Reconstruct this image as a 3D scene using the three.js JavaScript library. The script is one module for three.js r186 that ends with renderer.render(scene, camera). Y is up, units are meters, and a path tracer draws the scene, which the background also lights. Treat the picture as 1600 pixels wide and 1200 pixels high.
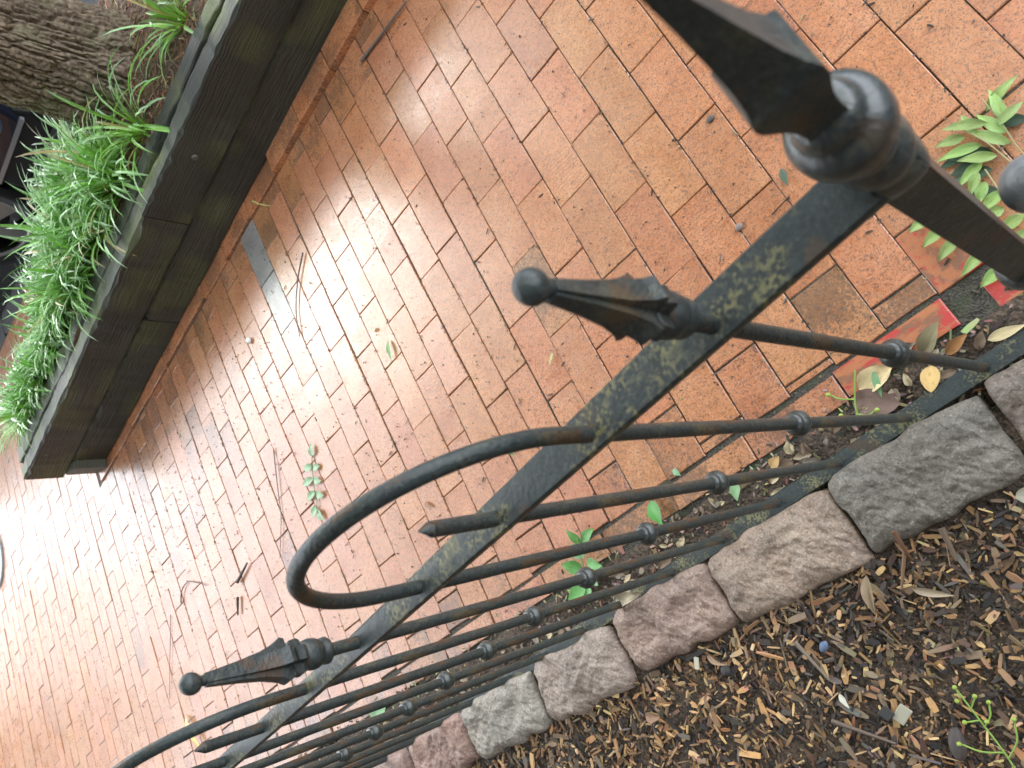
import * as THREE from 'three';
import { mergeGeometries } from 'three/addons/utils/BufferGeometryUtils.js';

// ---------------------------------------------------------------- camera, sky, sun, exposure
const scene = new THREE.Scene();
const camera = new THREE.PerspectiveCamera(52.91, 4 / 3, 0.05, 400);
{
  // a phone held sideways: the picture's left edge is up
  const right = new THREE.Vector3(0.6178537, -0.66975023, 0.4119362);
  const up = new THREE.Vector3(0.56760998, 0.01736362, -0.82311446);
  const fwd = new THREE.Vector3(-0.5441284, -0.74238341, -0.39088509);
  camera.matrixAutoUpdate = true;
  camera.position.set(1.1742, 1.4114, 0.7096);
  camera.quaternion.setFromRotationMatrix(new THREE.Matrix4().makeBasis(right, up, fwd.clone().negate()));
  camera.focus = 1.35;
  camera.userData.fStop = 8.5;
}
{
  const w = 256, h = 128, d = new Float32Array(w * h * 4);
  for (let j = 0; j < h; j++) for (let i = 0; i < w; i++) {
    const el = ((j + 0.5) / h - 0.5) * Math.PI, az = (i + 0.5) / w * Math.PI * 2;
    const s = Math.max(0, Math.sin(el));
    const cloud = 1 + 0.06 * Math.sin(az * 3 + 4 * s) + 0.05 * Math.sin(az * 5 - 9 * s + 1.3);
    const L = (el > 0 ? 0.92 + 0.1 * s : 0.35) * cloud, k = (j * w + i) * 4;
    d[k] = L * 0.94; d[k + 1] = L * 0.99; d[k + 2] = L * 1.07; d[k + 3] = 1;
  }
  const sky = new THREE.DataTexture(d, w, h, THREE.RGBAFormat, THREE.FloatType);
  sky.mapping = THREE.EquirectangularReflectionMapping; sky.magFilter = THREE.LinearFilter; sky.needsUpdate = true;
  scene.background = sky; scene.environment = sky;
}
const sun = new THREE.DirectionalLight(new THREE.Color(1, 0.98, 0.95), 0.5);
sun.position.set(-4.5, 5.2, -5.5); sun.target.position.set(0, 0, 0);
sun.castShadow = true; sun.shadow.radius = 45; sun.shadow.mapSize.set(2048, 2048);
Object.assign(sun.shadow.camera, { left: -8, right: 8, top: 8, bottom: -8, near: 0.5, far: 40 });
scene.add(sun, sun.target);
const renderer = new THREE.WebGLRenderer({ antialias: true });
renderer.toneMapping = THREE.LinearToneMapping;
renderer.toneMappingExposure = 5.5;
renderer.shadowMap.enabled = true;

// ---------------------------------------------------------------- helpers
function rng(seed) { let a = seed >>> 0; return () => { a = (a + 0x6D2B79F5) | 0; let t = Math.imul(a ^ (a >>> 15), 1 | a); t = (t + Math.imul(t ^ (t >>> 7), 61 | t)) ^ t; return ((t ^ (t >>> 14)) >>> 0) / 4294967296; }; }
const R0 = rng(7);
const between = (a, b, r = R0) => a + (b - a) * r();
const clamp = (x, a = 0, b = 1) => Math.min(b, Math.max(a, x));
const sstep = (a, b, x) => { const t = clamp((x - a) / (b - a)); return t * t * (3 - 2 * t); };
const mix = (a, b, t) => a + (b - a) * t;
const mixc = (a, b, t) => [mix(a[0], b[0], t), mix(a[1], b[1], t), mix(a[2], b[2], t)];
function hash(x, y, s) { let h = Math.imul(x, 374761393) ^ Math.imul(y, 668265263) ^ Math.imul(s, 2147483647 - 1013); h = Math.imul(h ^ (h >>> 13), 1274126177); return ((h ^ (h >>> 16)) >>> 0) / 4294967296; }
function vnoise(x, y, p, s) {                     // value noise, period p cells
  const xi = Math.floor(x), yi = Math.floor(y), fx = x - xi, fy = y - yi, m = (a) => ((a % p) + p) % p;
  const u = fx * fx * (3 - 2 * fx), v = fy * fy * (3 - 2 * fy), x0 = m(xi), x1 = m(xi + 1), y0 = m(yi), y1 = m(yi + 1);
  return mix(mix(hash(x0, y0, s), hash(x1, y0, s), u), mix(hash(x0, y1, s), hash(x1, y1, s), u), v);
}
function fbm(u, v, p, s, oct = 4) { let a = 0, w = 0.5, t = 0; for (let o = 0; o < oct; o++) { a += w * vnoise(u * p, v * p, p, s + o * 17); t += w; w *= 0.5; p *= 2; } return a / t; }
function n3(x, y, z, s = 0) {                      // value noise in space
  const xi = Math.floor(x), yi = Math.floor(y), zi = Math.floor(z), f = (t) => t * t * (3 - 2 * t), u = f(x - xi), v = f(y - yi), w = f(z - zi), h = (a, b, c) => hash(xi + a, Math.imul(yi + b, 7919) + zi + c, s);
  return mix(mix(mix(h(0, 0, 0), h(1, 0, 0), u), mix(h(0, 1, 0), h(1, 1, 0), u), v), mix(mix(h(0, 0, 1), h(1, 0, 1), u), mix(h(0, 1, 1), h(1, 1, 1), u), v), w) * 0.8 + 0.1;
}
const toS = (c) => Math.round(255 * clamp(c <= 0.0031308 ? 12.92 * c : 1.055 * Math.pow(c, 1 / 2.4) - 0.055));
function colorTex(n, fn, m = n) {                 // fn(u, v, i, j) -> linear rgb
  const d = new Uint8Array(n * m * 4);
  for (let j = 0; j < m; j++) for (let i = 0; i < n; i++) { const c = fn(i / n, j / m, i, j), k = (j * n + i) * 4; d[k] = toS(c[0]); d[k + 1] = toS(c[1]); d[k + 2] = toS(c[2]); d[k + 3] = 255; }
  return finish(new THREE.DataTexture(d, n, m, THREE.RGBAFormat), true);
}
function grayTex(n, fn, m = n) {
  const d = new Uint8Array(n * m * 4);
  for (let j = 0; j < m; j++) for (let i = 0; i < n; i++) { const c = Math.round(255 * clamp(fn(i / n, j / m, i, j))), k = (j * n + i) * 4; d[k] = d[k + 1] = d[k + 2] = c; d[k + 3] = 255; }
  return finish(new THREE.DataTexture(d, n, m, THREE.RGBAFormat), false);
}
function finish(t, srgb) { t.wrapS = t.wrapT = THREE.RepeatWrapping; t.magFilter = THREE.LinearFilter; t.minFilter = THREE.LinearMipmapLinearFilter; t.generateMipmaps = true; t.colorSpace = srgb ? THREE.SRGBColorSpace : THREE.NoColorSpace; t.needsUpdate = true; return t; }
function dots(n, count, rmin, rmax, seed, soft = 0.4) {  // wrapped discs in an array, each with a value of its own
  const a = new Float32Array(n * n), r = rng(seed);
  for (let c = 0; c < count; c++) {
    const x = r() * n, y = r() * n, R = rmin + (rmax - rmin) * Math.pow(r(), 3), v = 0.4 + 0.6 * r(), e = 0.6 + 0.8 * r(), th = r() * 3.14, cs = Math.cos(th), sn = Math.sin(th), q = Math.ceil(R * 1.5);
    for (let j = -q; j <= q; j++) for (let i = -q; i <= q; i++) {
      const p = (i * cs + j * sn) * e, s = (-i * sn + j * cs) / e, dd = Math.sqrt(p * p + s * s) / R;
      if (dd < 1) { const k = ((((y | 0) + j) % n + n) % n) * n + (((x | 0) + i) % n + n) % n; a[k] = Math.max(a[k], v * Math.min(1, (1 - dd) / soft)); }
    }
  }
  return a;
}
const V = (x, y, z) => new THREE.Vector3(x, y, z);
const taken = {};
function numbered(name) { const k = taken[name] = (taken[name] ?? -1) + 1; return k ? `${name}_${String(k).padStart(3, '0')}` : name; }
function shadow(o) { o.traverse((m) => { if (m.isMesh) { m.castShadow = true; m.receiveShadow = true; } }); return o; }
function mesh(name, geo, mat, parent) { const m = new THREE.Mesh(geo, mat); m.name = name; m.castShadow = m.receiveShadow = true; if (parent) parent.add(m); return m; }
function tag(o, label, category, group) { o.userData = { label, category }; if (group) o.userData.group = group; return o; }
function thing(name, label, category, pos, group) { const g = new THREE.Group(); g.name = numbered(name); if (pos) g.position.set(...pos); tag(g, label, category, group); scene.add(g); return g; }
function single(name, geo, mat, label, category, group) { const m = mesh(numbered(name), geo, mat, scene); return tag(m, label, category, group); }
function struct(name, geo, mat) { const m = mesh(name, geo, mat, scene); m.userData = { kind: 'structure' }; return m; }
// gathers quads and triangles with a colour each
class MB {
  constructor() { this.p = []; this.c = []; this.u = []; }
  tri(a, b, c, col = [1, 1, 1], ua = [0, 0], ub = [0, 0], uc = [0, 0]) { for (const q of [a, b, c]) this.p.push(q[0], q[1], q[2]); for (let i = 0; i < 3; i++) this.c.push(col[0], col[1], col[2]); this.u.push(...ua, ...ub, ...uc); }
  quad(a, b, c, d, col, ua, ub, uc, ud) { this.tri(a, b, c, col, ua, ub, uc); this.tri(a, c, d, col, ua, uc, ud); }
  geo(smooth = false) {
    const g = new THREE.BufferGeometry();
    g.setAttribute('position', new THREE.Float32BufferAttribute(this.p, 3)); g.setAttribute('color', new THREE.Float32BufferAttribute(this.c, 3)); g.setAttribute('uv', new THREE.Float32BufferAttribute(this.u, 2));
    g.computeVertexNormals(); return g;
  }
}
// grid surface: fn(i / nu, j / nv) -> {p, c?, uv?}
function gridGeo(nu, nv, fn, closeU = false) {
  const p = [], c = [], u = [], idx = [];
  for (let j = 0; j <= nv; j++) for (let i = 0; i <= nu; i++) { const r = fn(i / nu, j / nv, i, j); p.push(...r.p); c.push(...(r.c ?? [1, 1, 1])); u.push(...(r.uv ?? [i / nu, j / nv])); }
  for (let j = 0; j < nv; j++) for (let i = 0; i < nu; i++) { const a = j * (nu + 1) + i; idx.push(a, a + 1, a + nu + 2, a, a + nu + 2, a + nu + 1); }
  const g = new THREE.BufferGeometry();
  g.setAttribute('position', new THREE.Float32BufferAttribute(p, 3)); g.setAttribute('color', new THREE.Float32BufferAttribute(c, 3)); g.setAttribute('uv', new THREE.Float32BufferAttribute(u, 2)); g.setIndex(idx);
  g.computeVertexNormals();
  if (closeU) { const n = g.attributes.normal; for (let j = 0; j <= nv; j++) { const a = j * (nu + 1), b = a + nu, s = V(n.getX(a) + n.getX(b), n.getY(a) + n.getY(b), n.getZ(a) + n.getZ(b)).normalize(); n.setXYZ(a, s.x, s.y, s.z); n.setXYZ(b, s.x, s.y, s.z); } }
  return g;
}
function white(g) { if (!g.attributes.color) { const n = g.attributes.position.count; g.setAttribute('color', new THREE.Float32BufferAttribute(new Float32Array(n * 3).fill(1), 3)); } return g; }
function tint(g, c) { const n = g.attributes.position.count, a = new Float32Array(n * 3); for (let i = 0; i < n; i++) a.set(c, i * 3); g.setAttribute('color', new THREE.BufferAttribute(a, 3)); return g; }
const join = (list) => mergeGeometries(list.map((g) => { const q = white(g.index ? g.toNonIndexed() : g); for (const k of Object.keys(q.attributes)) if (!['position', 'normal', 'uv', 'color'].includes(k)) q.deleteAttribute(k); return q; }));
// tube through points with its own radius at each
function tube(pts, rad, seg = 10, caps = true, scaleV = 1) {
  const P = pts.map((q) => (q.isVector3 ? q : V(...q))), n = P.length, r = (i) => (Array.isArray(rad) ? rad[i] : rad);
  const T = P.map((_, i) => P[Math.min(n - 1, i + 1)].clone().sub(P[Math.max(0, i - 1)]).normalize());
  let N = Math.abs(T[0].y) < 0.9 ? V(0, 1, 0) : V(1, 0, 0); N = N.sub(T[0].clone().multiplyScalar(N.dot(T[0]))).normalize();
  const fr = []; let len = 0, L = [];
  for (let i = 0; i < n; i++) { N = N.clone().sub(T[i].clone().multiplyScalar(N.dot(T[i]))).normalize(); fr.push([N, T[i].clone().cross(N)]); if (i) len += P[i].distanceTo(P[i - 1]); L.push(len); }
  const g = gridGeo(seg, n - 1, (u, v, i, j) => { const a = u * Math.PI * 2, [x, y] = fr[j], q = P[j].clone().addScaledVector(x, Math.cos(a) * r(j)).addScaledVector(y, Math.sin(a) * r(j)); return { p: [q.x, q.y, q.z], uv: [u * 2 * Math.PI * r(0) * scaleV, L[j] * scaleV] }; }, true);
  if (!caps) return g;
  const mb = new MB();
  for (const [j, s] of [[0, -1], [n - 1, 1]]) for (let i = 0; i < seg; i++) { const q = (k) => { const a = k / seg * Math.PI * 2, [x, y] = fr[j]; return P[j].clone().addScaledVector(x, Math.cos(a) * r(j)).addScaledVector(y, Math.sin(a) * r(j)).toArray(); }; s > 0 ? mb.tri(P[j].toArray(), q(i), q(i + 1)) : mb.tri(P[j].toArray(), q(i + 1), q(i)); }
  return join([g, mb.geo()]);
}
// box with bevelled edges, made around its centre
function bevelBox(w, h, d, b = 0.004, uvs = 1) {
  const s = new THREE.Shape(); const x = w / 2 - b, y = h / 2 - b; s.moveTo(-x, -y); s.lineTo(x, -y); s.lineTo(x, y); s.lineTo(-x, y); s.closePath();
  const g = new THREE.ExtrudeGeometry(s, { depth: d - 2 * b, bevelEnabled: true, bevelThickness: b, bevelSize: b, bevelSegments: 1 }); g.translate(0, 0, -d / 2 + b); return g;
}

// ---------------------------------------------------------------- materials
const std = (o) => new THREE.MeshStandardMaterial({ vertexColors: true, ...o });
const phy = (o) => new THREE.MeshPhysicalMaterial({ vertexColors: true, ...o });
const N = 1024;
// wet clay brick: fine pores, dark flecks, drag marks from the wire cut; one map covers 0.5 m
const fleck = dots(N, 34000, 1.1, 4.4, 11), pale = dots(N, 3500, 1, 3.4, 12), pore = dots(N, 5200, 1, 4.2, 13, 0.7), grit = dots(N, 900, 2, 9, 14);
function brickColor(dirt) {
  return colorTex(N, (u, v, i, j) => {
    const k = j * N + i, a = fbm(u, v, 6, 3, 5), b = fbm(u, v, 40, 8, 3), f = fbm(u, v, 160, 21, 2);
    let c = mixc([0.43, 0.168, 0.070], [0.54, 0.25, 0.12], clamp(a * 1.5 - 0.25));
    c = mixc(c, [0.33, 0.10, 0.034], clamp(b * 1.6 - 0.7) * 0.6);
    const g = 0.86 + 0.28 * f; c = [c[0] * g, c[1] * g, c[2] * g];
    c = mixc(c, [0.62, 0.33, 0.19], pale[k] * 0.5);
    c = mixc(c, [0.14, 0.085, 0.06], fleck[k] * (0.85 + dirt * 0.1));
    c = mixc(c, [0.05, 0.045, 0.04], grit[k] * 0.55);
    if (dirt) { const m = fbm(u, v, 5, 77, 5), q = sstep(0.42, 0.66, m + (f - 0.5) * 0.7 + (b - 0.5) * 0.3); c = mixc(c, [0.075, 0.055, 0.04], q * (0.35 + 0.4 * f)); }
    return c;
  });
}
const brickMap = brickColor(0), brickDirtyMap = brickColor(1);
const brickBump = grayTex(N, (u, v, i, j) => {
  const k = j * N + i, q = (x, y) => Math.sin(Math.hypot(u - x, v - y) * 330 + 5 * fbm(u, v, 12, 5, 2));
  const arcs = q(0.32, -0.35) * sstep(0.45, 0.62, fbm(u, v, 4, 31, 2));
  return 0.62 + 0.11 * arcs + 0.30 * (fbm(u, v, 120, 41, 2) - 0.5) + 0.16 * (fbm(u, v, 20, 43, 2) - 0.5) - 0.42 * pore[k];
});
const brickRough = grayTex(N, (u, v, i, j) => { const k = j * N + i; return 0.33 + 0.22 * (fbm(u, v, 9, 51, 3) - 0.5) + 0.22 * (fbm(u, v, 90, 53, 2) - 0.5) + 0.3 * pore[k] + 0.25 * grit[k]; });
const film = { roughness: 1, roughnessMap: brickRough, bumpMap: brickBump, bumpScale: 0.0005, clearcoat: 0.4, clearcoatRoughness: 0.27, ior: 1.55 };
const M = {
  brick: phy({ map: brickMap, ...film }),
  brickDirty: phy({ map: brickDirtyMap, ...film }),
};
{
  const paint = (seed, edge) => colorTex(512, (u, v) => {
    const f = fbm(u, v, 60, 6, 2), m = fbm(u, v, 7, seed, 5) + (f - 0.5) * 0.4, dirt = sstep(0.5, 0.62, fbm(u, v, 6, seed + 9, 4) + (f - 0.5) * 0.4);
    const c = mixc(mixc([0.42, 0.15, 0.06], [0.1, 0.07, 0.05], dirt * 0.6), [0.46, 0.042, 0.034], sstep(0.5, 0.56, m + edge(u, v)));
    return [c[0] * (0.85 + 0.3 * f), c[1] * (0.85 + 0.3 * f), c[2] * (0.85 + 0.3 * f)];
  });
  M.brickRed = phy({ map: paint(5, (u, v) => 0.10 * sstep(0.3, 0.6, u) * sstep(0.45, 0.8, v) + 0.22 * sstep(0.86, 0.97, u) - 0.12), ...film, bumpMap: null, roughness: 0.45, roughnessMap: null });
  M.brickRedEdge = phy({ map: paint(15, (u, v) => 0.55 * sstep(0.72, 0.95, v) * sstep(0.3, 0.6, u) - 0.22), ...film, bumpMap: null, roughness: 0.45, roughnessMap: null });
  M.brickRedEnd = phy({ map: paint(25, (u, v) => 0.5 * sstep(0.55, 0.2, u) - 0.3), ...film, bumpMap: null, roughness: 0.45, roughnessMap: null });
  M.concrete = phy({ map: colorTex(512, (u, v) => { const g = 0.16 + 0.12 * fbm(u, v, 7, 61, 4) + 0.08 * (fbm(u, v, 90, 62, 2) - 0.5); return [g, g * 0.97, g * 0.9]; }), ...film });
}
const sandTex = colorTex(512, (u, v) => { const f = fbm(u, v, 128, 71, 2), a = fbm(u, v, 8, 73, 4), c = mixc([0.024, 0.022, 0.018], [0.105, 0.095, 0.072], clamp(f * 1.6 - 0.4)); return mixc(c, [0.05, 0.06, 0.03], sstep(0.52, 0.7, a) * 0.6); });
M.sand = std({ map: sandTex, roughness: 0.85, bumpMap: grayTex(512, (u, v) => fbm(u, v, 128, 71, 2)), bumpScale: 0.002 });
const soilTex = colorTex(512, (u, v) => { const f = fbm(u, v, 100, 81, 3), a = fbm(u, v, 9, 83, 4), c = mixc([0.026, 0.019, 0.013], [0.13, 0.09, 0.058], clamp(f * 1.7 - 0.45)); return mixc(c, [0.10, 0.062, 0.034], sstep(0.5, 0.7, a) * f * 0.8); });
M.soil = std({ map: soilTex, roughness: 0.8, bumpMap: grayTex(512, (u, v) => fbm(u, v, 60, 85, 4)), bumpScale: 0.006 });
// painted iron: black coat, rust spots, lichen dust on the flat bar
function ironTex(rust, lichen) {
  return colorTex(512, (u, v) => {
    const f = fbm(u, v, 110, 91, 2), a = fbm(u, v, 6, 93, 5), b = fbm(u, v, 9, 95, 5);
    let c = mixc([0.009, 0.0115, 0.0118], [0.022, 0.028, 0.029], f).map((x, i) => x * (1.9 + 0.1 * (i === 1)));
    c = mixc(c, [0.13, 0.125, 0.10], sstep(0.66, 0.9, vnoise(u * 230, v * 230, 230, 191)) * 0.3);
    c = mixc(c, [0.095, 0.045, 0.016], sstep(0.70 - 0.045 * rust, 0.78 - 0.045 * rust, a + (f - 0.5) * 0.12) * 0.6 * Math.min(1, rust));
    c = mixc(c, mixc([0.10, 0.10, 0.05], [0.26, 0.235, 0.10], f), lichen * clamp(sstep(0.44, 0.7, b) * sstep(0.48, 0.8, f + (b - 0.5) * 0.6) * 0.85 + sstep(0.76, 0.8, fbm(u, v, 5, 99, 3)) * 0.6));
    return c;
  });
}
const ironBump = grayTex(512, (u, v) => 0.5 + 0.6 * (fbm(u, v, 30, 97, 3) - 0.5) + 0.5 * (fbm(u, v, 120, 98, 2) - 0.5));
const iron = { metalness: 0, roughness: 0.5, bumpMap: ironBump, bumpScale: 0.0013 };
M.iron = phy({ clearcoat: 0.2, clearcoatRoughness: 0.45, map: ironTex(0.85, 0.2), ...iron });
M.ironRust = std({ map: ironTex(1.05, 0.1), ...iron });
M.ironBar = phy({ clearcoat: 0.3, clearcoatRoughness: 0.4, map: ironTex(0.75, 1), ...iron, bumpScale: 0.0006, roughness: 0.46 });
M.ironCap = phy({ clearcoat: 0.6, clearcoatRoughness: 0.3, map: ironTex(0.55, 0.25), ...iron, roughness: 0.4 });
// granite blocks
const sp1 = dots(512, 5200, 1, 3.6, 101), sp2 = dots(512, 4200, 1, 3.4, 102);
M.stone = phy({ map: colorTex(512, (u, v, i, j) => { const k = j * 512 + i, a = fbm(u, v, 5, 103, 5), f = fbm(u, v, 90, 105, 2), g = 0.75 + 0.5 * a + 0.5 * (f - 0.5); let c = [0.5 * g, 0.5 * g, 0.5 * g]; c = mixc(c, [0.12, 0.11, 0.1], sp1[k] * 0.65); return mixc(c, [1.0, 0.98, 0.95], sp2[k] * 0.7); }), roughness: 0.62, bumpMap: grayTex(512, (u, v) => fbm(u, v, 24, 107, 5)), bumpScale: 0.005, clearcoat: 0.15, clearcoatRoughness: 0.4 });
// weathered timber, grain along u; one map covers 0.6 m
const grain = (u, v, s) => 0.55 * fbm(u, v * 1, 3, s, 2) + 0.45 * (vnoise(u * 6 + 1.5 * vnoise(u * 4, v * 4, 4, s + 3), v * 110, 110 * 6, s + 1) * 0.6 + vnoise(u * 14, v * 190, 190 * 14, s + 2) * 0.4);
const tf = dots(512, 260, 1, 7, 111);
M.timber = phy({ map: colorTex(1024, (u, v) => { const g = grain(u, v, 113), f = fbm(u, v, 140, 115, 2), a = fbm(u, v, 5, 117, 4); let c = mixc([0.75, 0.75, 0.75], [1.25, 1.22, 1.16], clamp(g * 1.7 - 0.35)); c = c.map((x) => x * 0.5 * (0.8 + 0.4 * f)); return mixc(c, [0.95, 1.0, 0.85], sstep(0.52, 0.7, a + (f - 0.5) * 0.3) * 0.35); }), roughness: 0.62, bumpMap: grayTex(1024, (u, v) => grain(u, v, 113)), bumpScale: 0.007, clearcoat: 0.1, clearcoatRoughness: 0.5 });
M.bark = std({ map: colorTex(512, (u, v) => { const f = fbm(u, v, 70, 121, 3), a = fbm(u, v, 7, 123, 4); const c = mixc([0.085, 0.062, 0.042], [0.29, 0.225, 0.155], clamp(f * 1.5 - 0.25)); return mixc(c, [0.17, 0.17, 0.10], sstep(0.55, 0.7, a) * 0.45); }), roughness: 0.9, bumpMap: grayTex(512, (u, v) => fbm(u, v, 40, 125, 4)), bumpScale: 0.006 });
M.grass = phy({ roughness: 0.38, clearcoat: 0.7, clearcoatRoughness: 0.36, side: THREE.DoubleSide, transmission: 0.25, thickness: 0, ior: 1.45 });
M.leaf = phy({ roughness: 0.5, side: THREE.DoubleSide, transmission: 0.2, thickness: 0, map: colorTex(256, (u, v) => { const f = fbm(u, v, 40, 131, 3), a = fbm(u, v, 6, 133, 4), vein = Math.abs(((u - 0.5) * 1.3 + v * 7) % 1 - 0.5) < 0.05 ? 1 : 0; const g = 0.82 + 0.3 * f + 0.06 * vein; return mixc([g, g, g], [0.5, 0.4, 0.25], sstep(0.6, 0.7, a + (f - 0.5) * 0.5) * 0.4); }) });
M.dryLeaf = std({ roughness: 0.7, side: THREE.DoubleSide, map: M.leaf.map });
M.chip = std({ roughness: 0.75 });
M.plain = std({ roughness: 0.6 });
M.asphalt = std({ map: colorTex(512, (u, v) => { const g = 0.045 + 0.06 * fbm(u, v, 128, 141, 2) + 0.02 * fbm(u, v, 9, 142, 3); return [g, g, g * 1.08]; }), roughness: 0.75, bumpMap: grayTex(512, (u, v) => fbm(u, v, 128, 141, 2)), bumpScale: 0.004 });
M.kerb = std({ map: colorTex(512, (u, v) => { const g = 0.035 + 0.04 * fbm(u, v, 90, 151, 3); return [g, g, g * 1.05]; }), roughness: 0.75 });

// ---------------------------------------------------------------- ground, road, kerb, pavement bed
{
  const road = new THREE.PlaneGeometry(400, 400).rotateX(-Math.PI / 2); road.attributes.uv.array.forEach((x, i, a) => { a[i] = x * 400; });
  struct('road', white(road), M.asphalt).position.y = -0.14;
}
const slab = (x0, x1, z0, z1, y, res, fn, mat, name, uvs) => {
  const nu = Math.max(1, Math.round((x1 - x0) / res)), nv = Math.max(1, Math.round((z1 - z0) / res));
  return struct(name, gridGeo(nv, nu, (u, v) => { const x = mix(x0, x1, v), z = mix(z0, z1, u); return { p: [x, y + (fn ? fn(x, z) : 0), z], uv: [x / uvs, z / uvs] }; }), mat);
};
slab(-40, 6, -2.62, 0.46, -0.0038, 0.5, null, M.sand, 'pavement_bed', 0.3);
slab(-40, 6, 0.405, 0.60, 0, 0.012, (x, z) => x < -3 ? -0.02 : -0.004 + 0.016 * n3(x * 18, 0, z * 18, 3) - 0.025 * sstep(0.462 - 0.006 * (1 - Math.max(x, -2)) * -1, 0.440 + 0.006 * (1 - Math.max(x, -2)), z), M.soil, 'soil_strip', 0.35);
const bedY = (x, z) => 0.004 + 0.022 * n3(x * 6, 0, z * 6, 4) + 0.012 * n3(x * 26, 0, z * 26, 6);
slab(-1.6, 2.2, 0.585, 2.4, 0, 0.014, (x, z) => bedY(x, z), M.soil, 'garden_soil', 0.35);
slab(-40, -1.6, 0.585, 2.4, 0.012, 0.6, null, M.soil, 'garden_soil_far', 0.35);
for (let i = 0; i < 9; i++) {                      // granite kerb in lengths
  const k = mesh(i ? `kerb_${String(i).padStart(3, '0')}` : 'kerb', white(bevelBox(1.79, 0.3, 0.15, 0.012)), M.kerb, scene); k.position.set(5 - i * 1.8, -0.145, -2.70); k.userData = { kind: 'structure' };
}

// ---------------------------------------------------------------- pavement of bricks (unit: one brick width of 0.1 m)
const pavement = new THREE.Group(); pavement.name = 'pavement'; pavement.userData = { kind: 'structure' }; scene.add(pavement);
const zFront = (x) => -1.159 - 0.0856 * (x + 2.247);            // front face of the planter
const zStrip = (x) => -1.122 - 0.0664 * (x + 2.243);            // outer edge of the brick strip below it
const lineTable = { 9: [9.03, 0], 8: [8.0, 0], 7: [7.0, 0], 6: [5.99, 0], 5: [4.94, -0.005], 4: [3.96, -0.01], 3: [2.98, 0], 2: [2.0, 0.01], 1: [1.04, 0.03], 0: [0.1, 0.035], '-1': [-0.75, 0.02], '-2': [-1.65, 0.035], '-3': [-2.55, 0.035], '-4': [-3.47, 0.04], '-5': [-4.39, 0.045], '-6': [-5.29, 0.05], '-7': [-6.25, 0.06], '-8': [-7.15, 0.07], '-9': [-8.05, 0.08] };
const lineX = (k, z) => { if (k > 9) return k + 0.005; const [x, s] = k >= -9 ? lineTable[k] : [-8.05 - 0.905 * (-9 - k), 0.08]; return x + s * (Math.min(z, 1) + 6); };
const phase = { 0: [-8.95, 2.157], 1: [-9.146, 2.157], 2: [-8.0, 2.157], 3: [-7.02, 2.157], 4: [-6.03, 2.157], 5: [-5.06, 2.157], 6: [-3.93, 2.157], 7: [-2.86, 2.157], 8: [-1.91, 2.12], 9: [-0.93, 2.13], 10: [-1.75, 2.15], 11: [-0.69, 2.16], 12: [-0.33, 2.15], 13: [0.61, 2.14], '-1': [-5.6, 2.13], '-2': [-6.69, 2.13], '-3': [-5.6, 2.13], '-4': [-6.62, 2.08], '-5': [-7.65, 2.13], '-6': [-8.6, 2.13], '-7': [-9.86, 2.2], '-8': [-6.5, 2.1] };
const rb = rng(21);
function brickGeo(cs, y, o = {}) {                               // cs: four corners [x, z] anticlockwise seen from above
  const b = o.bevel ?? 0.0016, th = o.depth ?? 0.03, jit = o.jit ?? 0.0009, r = rb;
  const cx = (cs[0][0] + cs[2][0]) / 2, cz = (cs[0][1] + cs[2][1]) / 2, tx = (r() - 0.5) * 0.022, tz = (r() - 0.5) * 0.018;
  const out = []; for (let i = 0; i < 4; i++) { const p = cs[i], q = cs[(i + 1) % 4]; const t = 0.3 + 0.4 * r(); const nick = r() < 0.07 ? 0.004 : 0; out.push([p[0] + (r() - 0.5) * jit + (cx - p[0]) * nick * 8, p[1] + (r() - 0.5) * jit + (cz - p[1]) * nick * 5]); out.push([mix(p[0], q[0], t) + (r() - 0.5) * 2 * jit, mix(p[1], q[1], t) + (r() - 0.5) * 2 * jit]); }
  const inn = out.map(([x, z]) => { const L = Math.hypot(x - cx, z - cz); return [x + (cx - x) / L * b * 1.25, z + (cz - z) / L * b * 1.25]; });
  const H = (x, z) => y + tx * (x - cx) + tz * (z - cz), top = inn.map(([x, z]) => [x, H(x, z), z]), rim = out.map(([x, z]) => [x, H(x, z) - b * 0.8, z]), bot = out.map(([x, z]) => [x, y - th, z]);
  const ou = r(), ov = r(), turn = r() < 0.5 ? 1 : -1, fit = o.fit, uv = (p) => (fit ? [clamp((p[0] - cs[0][0]) / (cs[2][0] - cs[0][0]), 0.01, 0.99), clamp((p[2] - cs[0][1]) / (cs[2][1] - cs[0][1]), 0.01, 0.99)] : [ou + turn * p[0] * 2, ov + turn * p[2] * 2 + p[1]]);
  const mb = new MB(), col = o.color ?? [1, 1, 1], q = (a, b2, c, d) => mb.quad(a, b2, c, d, col, uv(a), uv(b2), uv(c), uv(d));
  for (let i = 1; i < 7; i++) mb.tri(top[0], top[i + 1], top[i], col, uv(top[0]), uv(top[i + 1]), uv(top[i]));
  for (let i = 0; i < 8; i++) { const k = (i + 1) % 8; q(top[i], top[k], rim[k], rim[i]); q(rim[i], rim[k], bot[k], bot[i]); }
  return mb.geo();
}
const bricks = [];                                                // {geo, mat, area}
const viewM = new THREE.Matrix4(); camera.updateMatrixWorld(); const PV = new THREE.Matrix4().multiplyMatrices(camera.projectionMatrix.makePerspective(-0.05 * 0.6635, 0.05 * 0.6635, 0.05 * 0.4976, -0.05 * 0.4976, 0.05, 400), camera.matrixWorld.clone().invert());
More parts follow.
